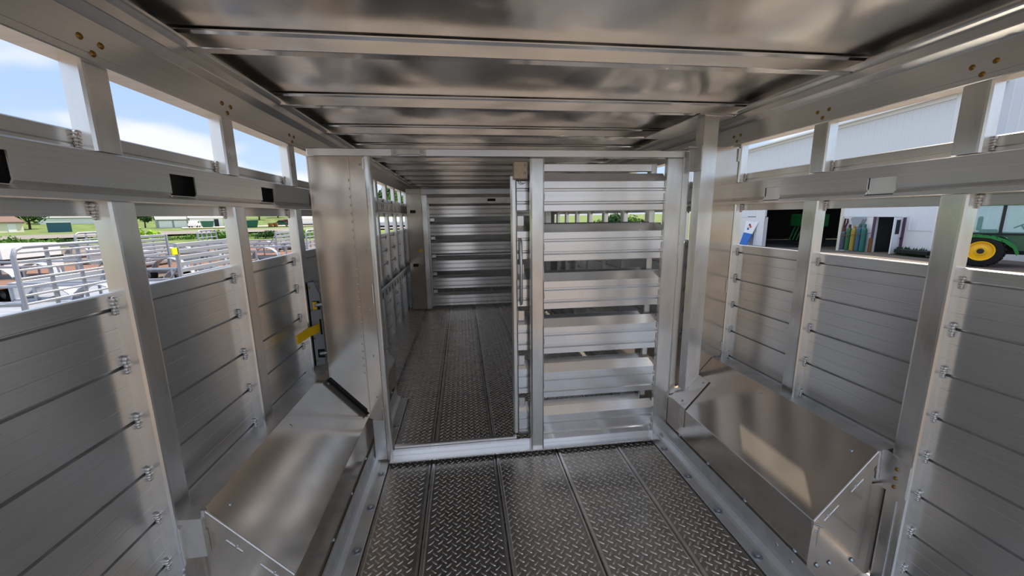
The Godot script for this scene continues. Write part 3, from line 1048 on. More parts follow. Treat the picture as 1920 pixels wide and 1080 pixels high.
func build_rear_divider() -> void:
	var z := -6.25
	var o := thing("divider_gate", "far divider gate at the front of the trailer, beige panel beside a closed slatted door", "gate")
	var hd := new_st(Vector3(1, 0.02, 0.01))
	bx(hd, Vector3(-0.97, 1.842, z - 0.05), Vector3(1.2, 1.925, z + 0.01), 0.004)
	part("header", hd, "alu_across", o)
	var pn := new_st()
	bx(pn, Vector3(-1.20, 0.02, z - 0.02), Vector3(-0.972, 1.925, z), 0.002)
	part("panel_sheet", pn, "alu_sheet", o)
	var tp := new_st()
	bx(tp, Vector3(-1.20, 1.85, z), Vector3(-0.965, 1.925, z + 0.014), 0.003)
	var tpp := part("top_plate", tp, "alu_dull", o)
	for k in 5:
		var b := new_st()
		dome(b, Vector3(-1.17 + k * 0.045, 1.905, z + 0.014), Vector3(0, 0, 1), 0.008, 0.005, 6)
		part("rivet", b, "zinc", tpp)
	for x: float in [-0.97, 1.0]:
		var st := new_st()
		bx(st, Vector3(x, 0.02, z - 0.05), Vector3(x + 0.085, 1.84, z + 0.012), 0.008)
		part("stile", st, "alu_upright", o)
	var lt := new_st()
	bx(lt, Vector3(-1.05, 0.955, z), Vector3(-0.985, 0.992, z + 0.02), 0.003)
	part("latch_tab", lt, "yellow", o, "small yellow latch tab")
	for y: float in [1.56, 0.72]:
		var lk := new_st()
		bx(lk, Vector3(-1.15, y, z), Vector3(-1.07, y + 0.045, z + 0.03), 0.004)
		part("slide_latch", lk, "dark_steel", o)
	var d := thing("sliding_door", "closed slatted aluminium door in the far divider gate, dark gaps between its slats", "door")
	var zt := z - 0.06
	var ps := new_st()
	bx(ps, Vector3(-0.89, 0.04, zt - 0.03), Vector3(-0.865, 1.70, zt + 0.006), 0.003)
	part("stile", ps, "alu_upright", d)
	var top := new_st()
	bx(top, Vector3(-0.89, 1.70, zt - 0.03), Vector3(1.0, 1.80, zt - 0.008), 0.003)
	part("top_sheet", top, "alu_sheet", d)
	var hole := new_st()
	bx(hole, Vector3(0.06, 1.735, zt - 0.009), Vector3(0.19, 1.775, zt - 0.006), 0.001)
	part("hand_hole", hole, "black", d)
	for k in 6:
		var s := new_st(Vector3(1, 0.02, 0.01))
		slat(s, 0.05 + k * 0.2885, -0.865, 1.0, zt)
		part("slat", s, "alu_across", d)
	for k in 5:
		var b := new_st()
		bx(b, Vector3(-0.86, 0.272 + k * 0.2885, zt - 0.02), Vector3(-0.79, 0.325 + k * 0.2885, zt + 0.006), 0.004)
		part("spacer_block", b, "alu_upright", d)
	var rs := new_st()
	bx(rs, Vector3(0.97, 0.04, zt - 0.03), Vector3(1.0, 1.70, zt + 0.006), 0.003)
	part("stile", rs, "alu_upright", d)


# ============================================================ outside

func far_at(az: float, l: float, y: float) -> Vector3:
	var a := deg_to_rad(az)
	return Vector3(EYE.x + l * sin(a), y, -l * cos(a))


func ground_y(x: float, z: float) -> float:
	var y := -0.9
	if x > 6.0:
		y -= 0.045 * clampf(-z - 19.0, 0.0, 60.0) * smoothstep(6.0, 14.0, x)
	var l := Vector2(x, z).length()
	y += 0.05 * maxf(0.0, l - 185.0) * smoothstep(30.0, -40.0, x)
	y += 0.01 * maxf(0.0, l - 120.0) * smoothstep(-40.0, 30.0, x)
	return y


func sheet(st: SurfaceTool, x0: float, x1: float, z0: float, z1: float, nx: int, nz: int, lift: float) -> void:
	st.set_smooth_group(0)
	for i in nx:
		for j in nz:
			var q := []
			for c: Array in [[0, 0], [1, 0], [1, 1], [0, 1]]:
				var x := lerpf(x0, x1, float(i + c[0]) / nx)
				var z := lerpf(z0, z1, float(j + c[1]) / nz)
				var dip := 0.6 if lift == 0.0 and x > -33 and x < 57 and z > -43 and z < 147 else 0.0
				q.append(Vector3(x, ground_y(x, z) + lift - dip, z))
			quad(st, q[0], q[1], q[2], q[3], Vector3.UP)


func build_ground() -> void:
	var o := setting("ground", "pale gravel yard in sun with mown grass and a road beyond it", "ground")
	var a := new_st()
	sheet(a, -420, 420, -520, 160, 84, 68, 0.0)
	part("field", a, "far_grass", o)
	var b := new_st()
	sheet(b, -36, 60, -46, 150, 48, 98, 0.02)
	part("gravel_yard", b, "gravel", o)
	var r := new_st()
	# the road runs across behind the hedge
	for k in 30:
		var q := []
		for e: Array in [[k, 80.0], [k + 1, 80.0], [k + 1, 105.0], [k, 105.0]]:
			var p := far_at(-60.0 + 2.0 * (e[0] as float), e[1], 0.0)
			q.append(Vector3(p.x, ground_y(p.x, p.z) + 0.25, p.z))
		quad(r, q[0], q[1], q[2], q[3], Vector3.UP)
	part("road", r, "road", o)
	var l := new_st()
	for k in 30:
		var q := []
		for e: Array in [[k, 138.0], [k + 1, 138.0], [k + 1, 160.0], [k, 160.0]]:
			var p := far_at(-33.0 + 0.5 * (e[0] as float), e[1], 0.0)
			q.append(Vector3(p.x, ground_y(p.x, p.z) + 0.2, p.z))
		quad(l, q[0], q[1], q[2], q[3], Vector3.UP)
	part("concrete_lot", l, "concrete", o)


var barn_xf := Transform3D()

func build_barn() -> void:
	var phi := deg_to_rad(96.6)
	var n := Vector3(sin(phi), 0, -cos(phi))
	var t := Vector3(cos(phi), 0, sin(phi))
	barn_xf = Transform3D(Basis(t, Vector3.UP, -n), Vector3(EYE.x, 0, 0) + n * 21.8)
	var o := thing("barn", "long white metal-sided barn with open doorways across the gravel yard", "building")
	o.transform = barn_xf
	var rib := 0.42
	var bays := 62
	# ribbed panels; openings: big doorway s -32.7..-25.1 (top 3.0 hidden by the rail), walk door -22.85..-21.25
	for k in bays:
		var a := -44.0 + k * rib
		if a > -19.6:
			break
		var y0 := 1.15
		if a + rib > -32.6 and a < -25.3:
			y0 = 1.95
		elif a > -20.95:
			y0 = 0.44
		elif a + rib < -34.8:
			y0 = 1.08
		var st := new_st()
		prism(st, V2([a, 0.0, a + 0.02, 0.028, a + 0.05, 0.028, a + 0.075, 0.004, a + rib * 0.5, 0.004, a + rib * 0.52, 0.010, a + rib * 0.56, 0.010, a + rib * 0.58, 0.004, a + rib, 0.004, a + rib, -0.03, a, -0.03]), "y", y0, 6.95)
		part("siding_panel", st, "siding", o)
	for k in 46:
		var a := -19.4 + k * rib
		var st := new_st()
		prism(st, V2([a, -1.8, a + 0.02, -1.772, a + 0.05, -1.772, a + 0.075, -1.796, a + rib, -1.796, a + rib, -1.83, a, -1.83]), "y", 0.6 if k < 1 else 0.3, 9.6)
		part("siding_panel", st, "siding", o)
	var tr := new_st()
	bx(tr, Vector3(-19.62, -0.8, -1.9), Vector3(-19.38, 7.3, 0.06), 0.01)
	bx(tr, Vector3(-44.0, 6.78, 0.02), Vector3(-19.6, 7.0, 0.10), 0.01)
	part("trim", tr, "white_paint", o)
	var rf := new_st()
	prism(rf, V2([0.35, 6.95, 0.35, 7.06, -14.0, 10.2, -28.0, 7.06, -28.0, 6.95, -14.0, 10.0]), "x", -44.6, -19.2)
	part("roof", rf, "barn_roof", o)
	# lower block walls and door jambs
	var lw := new_st()
	bx(lw, Vector3(-44.0, -2.2, -0.25), Vector3(-32.75, 1.10, -0.02), 0.01)
	part("block_wall", lw, "white_block", o)
	for q: Array in [[-25.05, -22.9, 1.17, -0.02], [-21.3, -19.5, 1.17, -0.02], [-19.38, 0.0, 0.6, -1.84]]:
		var lw2 := new_st()
		bx(lw2, Vector3(q[0], -1.4, (q[3] as float) - 0.23), Vector3(q[1], q[2], q[3]), 0.01)
		part("block_wall", lw2, "white_block", o)
	var sd := new_st()
	bx(sd, Vector3(-33.9, -1.35, 0.02), Vector3(-32.72, 1.95, 0.10), 0.01)
	for k in 4:
		bx(sd, Vector3(-33.85 + k * 0.29, -1.3, 0.09), Vector3(-33.80 + k * 0.29, 1.9, 0.125), 0.005)
	part("sliding_panel", sd, "white_paint", o)
	var jm := new_st()
	bx(jm, Vector3(-25.28, -1.3, -0.05), Vector3(-25.06, 1.95, 0.06), 0.01)
	part("post", jm, "far_beige", o)
	var j2 := new_st()
	bx(j2, Vector3(-22.95, -0.1, -0.03), Vector3(-22.83, 1.16, 0.05), 0.005)
	bx(j2, Vector3(-21.22, -0.85, -0.03), Vector3(-21.08, 1.12, 0.05), 0.005)
	part("jamb", j2, "purple_trim", o)
	var j3 := new_st()
	bx(j3, Vector3(-23.02, -0.95, 0.0), Vector3(-22.80, -0.1, 0.07), 0.005)
	part("jamb", j3, "wood_brown", o)
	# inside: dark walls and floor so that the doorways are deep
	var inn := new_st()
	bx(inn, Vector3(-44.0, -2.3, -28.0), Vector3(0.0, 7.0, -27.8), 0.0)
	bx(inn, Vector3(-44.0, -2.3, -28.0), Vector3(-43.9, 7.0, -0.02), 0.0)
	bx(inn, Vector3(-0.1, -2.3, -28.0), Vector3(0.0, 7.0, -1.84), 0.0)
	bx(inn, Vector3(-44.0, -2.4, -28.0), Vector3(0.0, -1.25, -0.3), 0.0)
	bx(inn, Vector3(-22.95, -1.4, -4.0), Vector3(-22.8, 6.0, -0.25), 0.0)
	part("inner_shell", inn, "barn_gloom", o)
	# the open walk door, white with a narrow window
	var dr := new_st()
	var hx := Transform3D(Basis(Vector3.UP, deg_to_rad(110.0)), Vector3(-21.25, 0, 0.03))
	for q: Array in [[-0.80, -0.84, -0.0, 0.1], [-0.80, 1.0, -0.0, 1.14], [-0.80, 0.1, -0.62, 1.0], [-0.18, 0.1, 0.0, 1.0], [-0.62, 0.1, -0.18, 0.22]]:
		bx(dr, Vector3(q[0], q[1], 0), Vector3(q[2], q[3], 0.05), 0.004, hx)
	var dp := part("door_leaf", dr, "white_paint", o)
	var dg := new_st()
	bx(dg, Vector3(-0.62, 0.22, 0.018), Vector3(-0.18, 1.0, 0.028), 0.0, hx)
	part("door_window", dg, "far_dark", dp)
	var kb := new_st()
	tube(kb, [hx * Vector3(-0.1, 0.0, 0.05), hx * Vector3(-0.1, 0.0, 0.14), hx * Vector3(-0.2, 0.0, 0.14)], 0.025, 6)
	part("door_handle", kb, "dark_steel", dp)


func at_barn(called: String, label: String, category: String, p: Vector3, group := "") -> Node3D:
	var o := thing(called, label, category, Vector3.ZERO, group)
	o.transform = barn_xf * Transform3D(Basis(), p)
	return o


func build_yard_things() -> void:
	# gas cylinders chained in a row against the block wall
	var tanks := [[-24.62, 0.16, 0.98, "tank_grey", "tank_dark", "dark grey gas cylinder, shortest and leftmost of the row by the barn doorway"],
		[-24.26, 0.14, 1.20, "tank_green", "tank_dark", "mid green gas cylinder with a dark red cap, beside the short grey one"],
		[-23.92, 0.14, 1.18, "tank_yellow", "tank_yellow", "mustard yellow gas cylinder in the middle of the row by the barn"],
		[-23.55, 0.14, 1.24, "tank_blue", "tank_teal", "blue-grey gas cylinder just right of the yellow one"],
		[-23.22, 0.14, 1.24, "tank_teal", "tank_teal", "teal green gas cylinder next to the walk door of the barn"]]
	for q: Array in tanks:
		var y0 := -0.93
		var o := at_barn("gas_cylinder", q[5], "gas cylinder", Vector3(q[0], y0, 0.22), "gas cylinders by the barn")
		var r: float = q[1]
		var h: float = q[2]
		var st := new_st()
		lathe(st, Vector3.ZERO, Vector3.UP, [[0.0, 0.0], [r * 0.9, 0.0], [r, 0.03], [r, h], [r * 0.92, h + 0.1], [r * 0.6, h + 0.18], [r * 0.42, h + 0.21]], 16)
		part("tank", st, q[3], o)
		var c := new_st()
		lathe(c, Vector3(0, h + 0.2, 0), Vector3.UP, [[r * 0.5, 0.0], [r * 0.5, 0.16], [r * 0.4, 0.21], [0.0, 0.22]], 12)
		part("cap", c, q[4], o)
	var ch := at_barn("chain", "thin rusty chain across the row of gas cylinders", "chain", Vector3.ZERO)
	var cs := new_st()
	tube(cs, [Vector3(-24.85, 0.05, 0.10), Vector3(-24.6, 0.0, 0.395), Vector3(-24.2, 0.0, 0.38), Vector3(-23.9, 0.05, 0.38), Vector3(-23.5, 0.1, 0.38), Vector3(-23.2, 0.12, 0.38), Vector3(-22.95, 0.2, 0.06)], 0.015, 5)
	part("links", cs, "wood_brown", ch)
	var hp := at_barn("funnel", "grey sheet metal funnel on the block wall above the gas cylinders", "funnel", Vector3.ZERO)
	var hs := new_st()
	prism(hs, V2([-24.15, 1.14, -23.5, 1.14, -23.42, 1.02, -23.62, 0.56, -24.05, 0.56, -24.25, 1.02]), "z", 0.0, 0.25)
	part("hopper", hs, "far_grey", hp)
	var rp := at_barn("rope", "brown coil of rope hanging beside the barn doorway", "rope", Vector3.ZERO)
	var rs := new_st()
	tube(rs, [Vector3(-24.95, 0.2, 0.05), Vector3(-24.85, 0.8, 0.08), Vector3(-24.8, 1.02, 0.1), Vector3(-24.62, 1.0, 0.1), Vector3(-24.6, 0.8, 0.1), Vector3(-24.72, 0.55, 0.1), Vector3(-24.86, 0.3, 0.08)], 0.05, 6)
	part("coil", rs, "tank_dark", rp)
	# leaning white board with a blue foot
	var bd := at_barn("sign_board", "white board with blue lower half and small coloured diamond squares, leaning on the barn", "sign", Vector3.ZERO)
	var tilt := func(x: float, y: float) -> Vector3: return Vector3(x, y, 0.62 - (y + 1.4) * 0.23)
	var st0 := new_st()
	for q: Array in [[[-35.2, 0.78], [-33.4, 0.68], [-33.75, -0.35], [-34.98, -0.25]]]:
		var a: Vector3 = tilt.call(q[0][0], q[0][1])
		var b: Vector3 = tilt.call(q[1][0], q[1][1])
		var c: Vector3 = tilt.call(q[2][0], q[2][1])
		var d: Vector3 = tilt.call(q[3][0], q[3][1])
		var back := Vector3(0, -0.01, -0.05)
		quad(st0, a, b, c, d, Vector3(0, 0, 1))
		quad(st0, a + back, b + back, c + back, d + back, Vector3(0, 0, -1))
		quad(st0, a, b, b + back, a + back, Vector3.UP)
		quad(st0, b, c, c + back, b + back, Vector3.RIGHT)
		quad(st0, a, d, d + back, a + back, Vector3.LEFT)
	part("white_half", st0, "white_paint", bd)
	var st1 := new_st()
	var a1: Vector3 = tilt.call(-34.98, -0.25)
	var b1: Vector3 = tilt.call(-33.75, -0.35)
	var c1: Vector3 = tilt.call(-34.02, -1.38)
	var d1: Vector3 = tilt.call(-35.05, -1.40)
	quad(st1, a1, b1, c1, d1, Vector3(0, 0, 1))
	quad(st1, a1 + Vector3(0, 0, -0.05), b1 + Vector3(0, 0, -0.05), c1 + Vector3(0, 0, -0.05), d1 + Vector3(0, 0, -0.05), Vector3(0, 0, -1))
	quad(st1, b1, c1, c1 + Vector3(0, 0, -0.05), b1 + Vector3(0, 0, -0.05), Vector3.RIGHT)
	part("blue_half", st1, "blue_paint", bd)
	for q: Array in [[-34.42, 0.40, "red"], [-34.22, 0.24, "orange"], [-34.62, 0.22, "white_paint"], [-34.50, 0.06, "blue_paint"]]:
		var sq := new_st()
		var p: Vector3 = tilt.call(q[0], q[1])
		bx(sq, Vector3(-0.11, -0.11, 0.005), Vector3(0.11, 0.11, 0.02), 0.0, Transform3D(Basis(Vector3(0, 0, 1), deg_to_rad(35)), p))
		part("diamond", sq, q[2], bd)
	# green drill machine just inside the doorway, and a blue mower in the walk door
	var dm := at_barn("seed_drill", "dark green farm machine in the shade just inside the wide barn doorway", "farm machine", Vector3.ZERO)
	var ds := new_st()
	bx(ds, Vector3(-33.9, 0.3, -4.2), Vector3(-31.2, 1.3, -3.0), 0.05)
	for k in 6:
		tube(ds, [Vector3(-33.6 + k * 0.42, 0.3, -3.3), Vector3(-33.65 + k * 0.42, -0.9, -2.9)], 0.06, 6)
	part("hopper", ds, "tractor_green", dm)
	var dt := new_st()
	tube(dt, [Vector3(-34.0, -0.7, -3.6), Vector3(-31.0, -0.7, -3.6)], 0.35, 12)
	part("roller", dt, "rubber", dm)
	var mw := at_barn("mower", "blue-grey ride-on machine standing inside the walk door of the barn", "farm machine", Vector3.ZERO)
	var ms := new_st()
	lathe(ms, Vector3(-22.0, -0.55, -1.2), Vector3(0.2, 0.1, 1), [[0.0, 0.0], [0.45, 0.0], [0.5, 0.1], [0.5, 0.25], [0.3, 0.3], [0.0, 0.3]], 16)
	bx(ms, Vector3(-22.5, -0.9, -2.2), Vector3(-21.5, -0.45, -1.0), 0.08)
	part("body", ms, "tank_blue", mw)
	var mh := new_st()
	bx(mh, Vector3(-21.95, 0.0, -1.6), Vector3(-21.6, 0.16, -1.4), 0.02)
	part("seat", mh, "far_grey", mw)
	var pl := at_barn("black_tray", "low black tray lying in weeds along the block wall", "tray", Vector3.ZERO)
	var ps := new_st()
	bx(ps, Vector3(-20.7, -0.75, 0.15), Vector3(-19.0, -0.55, 0.8), 0.02)
	part("tray", ps, "black", pl)
	for q: Array in [[-21.0, 0.55, "weeds with a tall stalk growing against the block wall by the walk door"], [-20.1, 0.6, "low green weeds behind the black tray at the barn"]]:
		var w := at_barn("weed_clump", q[2], "weeds", Vector3(q[0], -0.88, 0.1), "weeds along the barn")
		var ws := new_st()
		for k in 60:
			var p := Vector3(rng.randf_range(-0.45, 0.45), 0, rng.randf_range(-0.05, 0.3))
			var h := rng.randf_range(0.15, 0.45)
			var d := Vector3(rng.randf_range(-0.12, 0.12), h, rng.randf_range(-0.05, 0.12))
			var e := Vector3(rng.randf_range(0.02, 0.05), 0.0, rng.randf_range(-0.02, 0.02))
			tri(ws, p - e, p + e, p + d, Vector3(0, 0, 1))
			tri(ws, p + d * 0.6 - e * 2.0, p + d * 0.6 + e * 2.0, p + d * 1.1 + e, Vector3(0, 0, 1))
		part("leaves", ws, "leaf_dark", w)


func build_tractor() -> void:
	var o := thing("tractor", "green tractor with a glazed cab and big yellow-hubbed rear wheel on the gravel", "tractor")
	var at := far_at(57.87, 26.1, -0.9)
	# local x = the way it faces, local z = towards the trailer
	var f := Vector3(sin(deg_to_rad(148.0)), 0, -cos(deg_to_rad(148.0)))
	var zz := f.cross(Vector3.UP)
	o.transform = Transform3D(Basis(f, Vector3.UP, zz), at)
	for w: Array in [[0.0, 0.69, 0.55, 0.42, 0.40], [0.0, 0.69, -1.25, 0.42, 0.40], [2.35, 0.45, 0.60, 0.30, 0.25], [2.35, 0.45, -1.15, 0.30, 0.25]]:
		var r: float = w[1]
		var wd: float = w[3]
		var rim: float = w[4]
		var st := new_st()
		var c := Vector3(w[0], r, (w[2] as float) - wd / 2.0)
		lathe(st, c, Vector3(0, 0, 1), [[rim, 0.02], [rim * 1.15, 0.0], [r * 0.9, 0.03], [r * 0.97, 0.10], [r * 0.97, wd - 0.10], [r * 0.9, wd - 0.03], [rim * 1.15, wd], [rim, wd - 0.02]], 28)
		for k in 22:
			var a := TAU * k / 22.0
			for e: float in [0.0, 1.0]:
				var xf := Transform3D(Basis(Vector3(0, 0, 1), a + (0.14 if e > 0 else 0.0)) * Basis(Vector3(1, 0, 0), 0.0), c + Vector3(0, 0, wd * (0.27 + 0.46 * e)))
				bx(st, Vector3(r * 0.93, -0.035, -wd * 0.27), Vector3(r * 1.0, 0.035, wd * 0.27), 0.01, xf)
		var tp := part("tyre", st, "rubber", o)
		var h := new_st()
		lathe(h, c + Vector3(0, 0, wd), Vector3(0, 0, 1), [[rim * 1.02, -0.03], [rim * 1.0, 0.01], [rim * 0.9, 0.0], [rim * 0.84, -0.07], [rim * 0.55, -0.05], [rim * 0.42, -0.02], [0.0, -0.02]], 28)
		part("rim", h, "yellow_paint", tp)
		var hb := new_st()
		lathe(hb, c + Vector3(0, 0, wd), Vector3(0, 0, 1), [[rim * 0.26, -0.02], [rim * 0.26, 0.05], [rim * 0.2, 0.07], [0.0, 0.07]], 16)
		part("hub", hb, "dark_steel", tp)
	# fenders over the rear wheels
	for s: float in [0.34, -1.46]:
		var fd := new_st()
		var path := [Vector2(-0.55, 1.30), Vector2(-0.15, 1.37), Vector2(0.25, 1.33), Vector2(0.62, 1.18), Vector2(0.88, 0.95), Vector2(1.00, 0.66)]
		var out := PackedVector2Array()
		for p: Vector2 in path:
			out.append(p)
		for k in range(path.size() - 1, -1, -1):
			out.append((path[k] as Vector2) - Vector2(0.06, 0.11))
		prism(fd, out, "z", s - 0.05, s + 0.42)
		part("fender", fd, "tractor_green", o)
	var bd := new_st()
	bx(bd, Vector3(-0.3, 0.55, -0.75), Vector3(1.3, 1.0, 0.05), 0.05)
	bx(bd, Vector3(1.2, 0.62, -0.65), Vector3(2.9, 0.80, -0.05), 0.05)
	tube(bd, [Vector3(2.35, 0.45, -1.1), Vector3(2.35, 0.45, 0.5)], 0.09, 8)
	part("chassis", bd, "dark_steel", o)
	var hd := new_st()
	prism(hd, V2([1.25, 0.8, 1.25, 1.42, 2.6, 1.28, 2.95, 1.15, 3.0, 0.8]), "z", -0.65, -0.05)
	part("hood", hd, "tractor_green", o)
	var lo := new_st()
	prism(lo, V2([0.92, 0.72, 0.62, 1.25, -0.25, 1.42, 1.35, 1.42, 1.42, 0.72]), "z", -0.95, 0.25)
	part("cab_base", lo, "tractor_dull", o)
	var fr := new_st()
	for p: Array in [[-0.42, 0.28], [-0.42, -0.98], [1.42, 0.22], [1.42, -0.92], [0.42, 0.30], [0.42, -1.0]]:
		bx(fr, Vector3((p[0] as float) - 0.045, 1.35, (p[1] as float) - 0.045), Vector3((p[0] as float) + 0.045, 2.55, (p[1] as float) + 0.045), 0.01)
	bx(fr, Vector3(-0.5, 1.36, -1.0), Vector3(1.45, 1.43, 0.30), 0.01)
	part("cab_frame", fr, "dark_steel", o)
	var rf := new_st()
	bx(rf, Vector3(-0.6, 2.55, -1.1), Vector3(1.6, 2.72, 0.4), 0.06)
	part("cab_roof", rf, "tractor_green", o)
	for q: Array in [[Vector3(-0.38, 1.43, 0.27), Vector3(0.38, 2.55, 0.28)], [Vector3(0.47, 1.43, 0.25), Vector3(1.38, 2.55, 0.26)]]:
		var g := new_st()
		bx(g, q[0], q[1], 0.0)
		part("cab_pane", g, "cab_glass", o)
	var sw := new_st()
	tube(sw, [Vector3(1.2, 1.3, -0.35), Vector3(0.95, 1.72, -0.35)], 0.035, 6)
	tube(sw, [Vector3(0.75, 1.62, -0.35), Vector3(1.15, 1.88, -0.35)], 0.03, 6)
	part("steering_wheel", sw, "black", o)
	var se := new_st()
	bx(se, Vector3(-0.15, 1.42, -0.65), Vector3(0.35, 1.55, -0.05), 0.04)
	bx(se, Vector3(-0.25, 1.5, -0.65), Vector3(-0.1, 2.1, -0.05), 0.04)
	part("seat", se, "black", o)
	var hs := new_st()
	for k in 3:
		tube(hs, [Vector3(-0.75, 1.2 + k * 0.12, 0.0 + k * 0.1), Vector3(-0.95, 1.5 + k * 0.1, 0.05), Vector3(-0.85, 2.0 + k * 0.1, 0.1)], 0.05, 6)
	part("rear_levers", hs, "dark_steel", o)


func wheel(o: Node3D, at: Vector3, r: float, w: float, axis: Vector3) -> void:
	var st := new_st()
	lathe(st, at - axis * w / 2.0, axis, [[r * 0.55, 0.0], [r * 0.92, 0.0], [r, w * 0.2], [r, w * 0.8], [r * 0.92, w], [r * 0.55, w]], 18)
	var t := part("tyre", st, "rubber", o)
	var h := new_st()
	lathe(h, at + axis * w / 2.0, axis, [[r * 0.57, 0.0], [r * 0.5, -0.03], [r * 0.2, 0.0], [0.0, 0.01]], 14)
	part("wheel_rim", h, "trailer_alu", t)


func utility_trailer(label: String, x: float, z0: float, z1: float, top: float, kind: String, length: float, wood: bool, rows: int, bottom := -0.2) -> Node3D:
	# tail gate at x between z0 (near) and z1 (far), body running to -x
	var o := thing("utility_trailer", label, "trailer", Vector3(x, -0.88, z0), "aluminium trailers parked in the yard")
	var w := absf(z1 - z0)
	var d := bottom + 0.88           # deck height over the ground
	var dk := new_st()
	var n := 6
	for k in n:
		bx(dk, Vector3(-length, d - 0.05, -w * (k + 1) / n + 0.01), Vector3(-0.05, d, -w * k / n - 0.01), 0.005)
	part("deck", dk, "deck_wood" if wood else "trailer_alu", o)
	var fr := new_st()
	for e: float in [-0.03, -w + 0.03]:
		bx(fr, Vector3(-length, d - 0.16, e - 0.03), Vector3(0.0, d - 0.02, e + 0.03), 0.008)
		bx(fr, Vector3(-length, d + 0.32, e - 0.025), Vector3(-0.02, d + 0.38, e + 0.025), 0.008)
		for k in 5:
			var xx := -length * k / 4.0 - (0.03 if k == 0 else -0.03)
			bx(fr, Vector3(xx - 0.03, d - 0.05, e - 0.02), Vector3(xx + 0.03, d + 0.35, e + 0.02), 0.006)
	bx(fr, Vector3(-length - 0.03, d - 0.1, -w), Vector3(-length + 0.03, d + 0.38, 0.0), 0.008)
	tube(fr, [Vector3(-length, d - 0.1, -w * 0.2), Vector3(-length - 1.2, d - 0.12, -w * 0.5), Vector3(-length, d - 0.1, -w * 0.8)], 0.05, 6)
	part("frame", fr, "trailer_alu", o)
	for e: float in [0.17, -w - 0.17]:
		var fd := new_st()
		var cx := -length * 0.45
		var ring := PackedVector2Array()
		for k in 11:
			var a := PI * k / 10.0
			ring.append(Vector2(cx + 0.52 * cos(a), d - 0.12 + 0.46 * sin(a)))
		for k in range(10, -1, -1):
			var a := PI * k / 10.0
			ring.append(Vector2(cx + 0.50 * cos(a), d - 0.12 + 0.44 * sin(a)))
		prism(fd, ring, "z", e - 0.14, e + 0.14)
		part("fender", fd, "trailer_alu", o)
		wheel(o, Vector3(cx, 0.32, e), 0.32, 0.2, Vector3(0, 0, signf(e)))
	if kind == "none":
		return o
	var h := top + 0.88
	var fg := new_st()
	var r := 0.16
	if kind == "tube":
		tube(fg, [Vector3(0.03, d - 0.03, 0), Vector3(0.03, h - r, 0), Vector3(0.03, h - r * 0.3, -r * 0.3), Vector3(0.03, h, -r), Vector3(0.03, h, -w + r), Vector3(0.03, h - r * 0.3, -w + r * 0.3), Vector3(0.03, h - r, -w), Vector3(0.03, d - 0.03, -w)], 0.036, 8)
	else:
		for e: float in [0.0, -w]:
			bx(fg, Vector3(0.0, d - 0.05, e - 0.04), Vector3(0.07, h, e + 0.04), 0.01)
			tube(fg, [Vector3(0.0, d + 0.65, e), Vector3(-0.45, d + 0.02, e)], 0.02, 6)
	for k in 3:
		var zz := -w * (k + 1) / 4.0
		bx(fg, Vector3(-0.02, d - 0.03, zz - 0.03), Vector3(0.02, h - 0.01, zz + 0.03), 0.006)
	var gp := part("ramp_gate", fg, "trailer_alu", o)
	for k in rows:
		var y := d + (h - d) * (k + 0.35) / rows
		var b := new_st()
		if kind == "tube":
			bx(b, Vector3(0.01, y - 0.02, -w), Vector3(0.06, y + 0.02, 0.0), 0.008)
		else:
			bx(b, Vector3(0.01, y, -w + 0.04), Vector3(0.05, y + (h - d) / rows * 0.66, -0.04), 0.008)
		part("bar", b, "trailer_alu", gp)
	return o


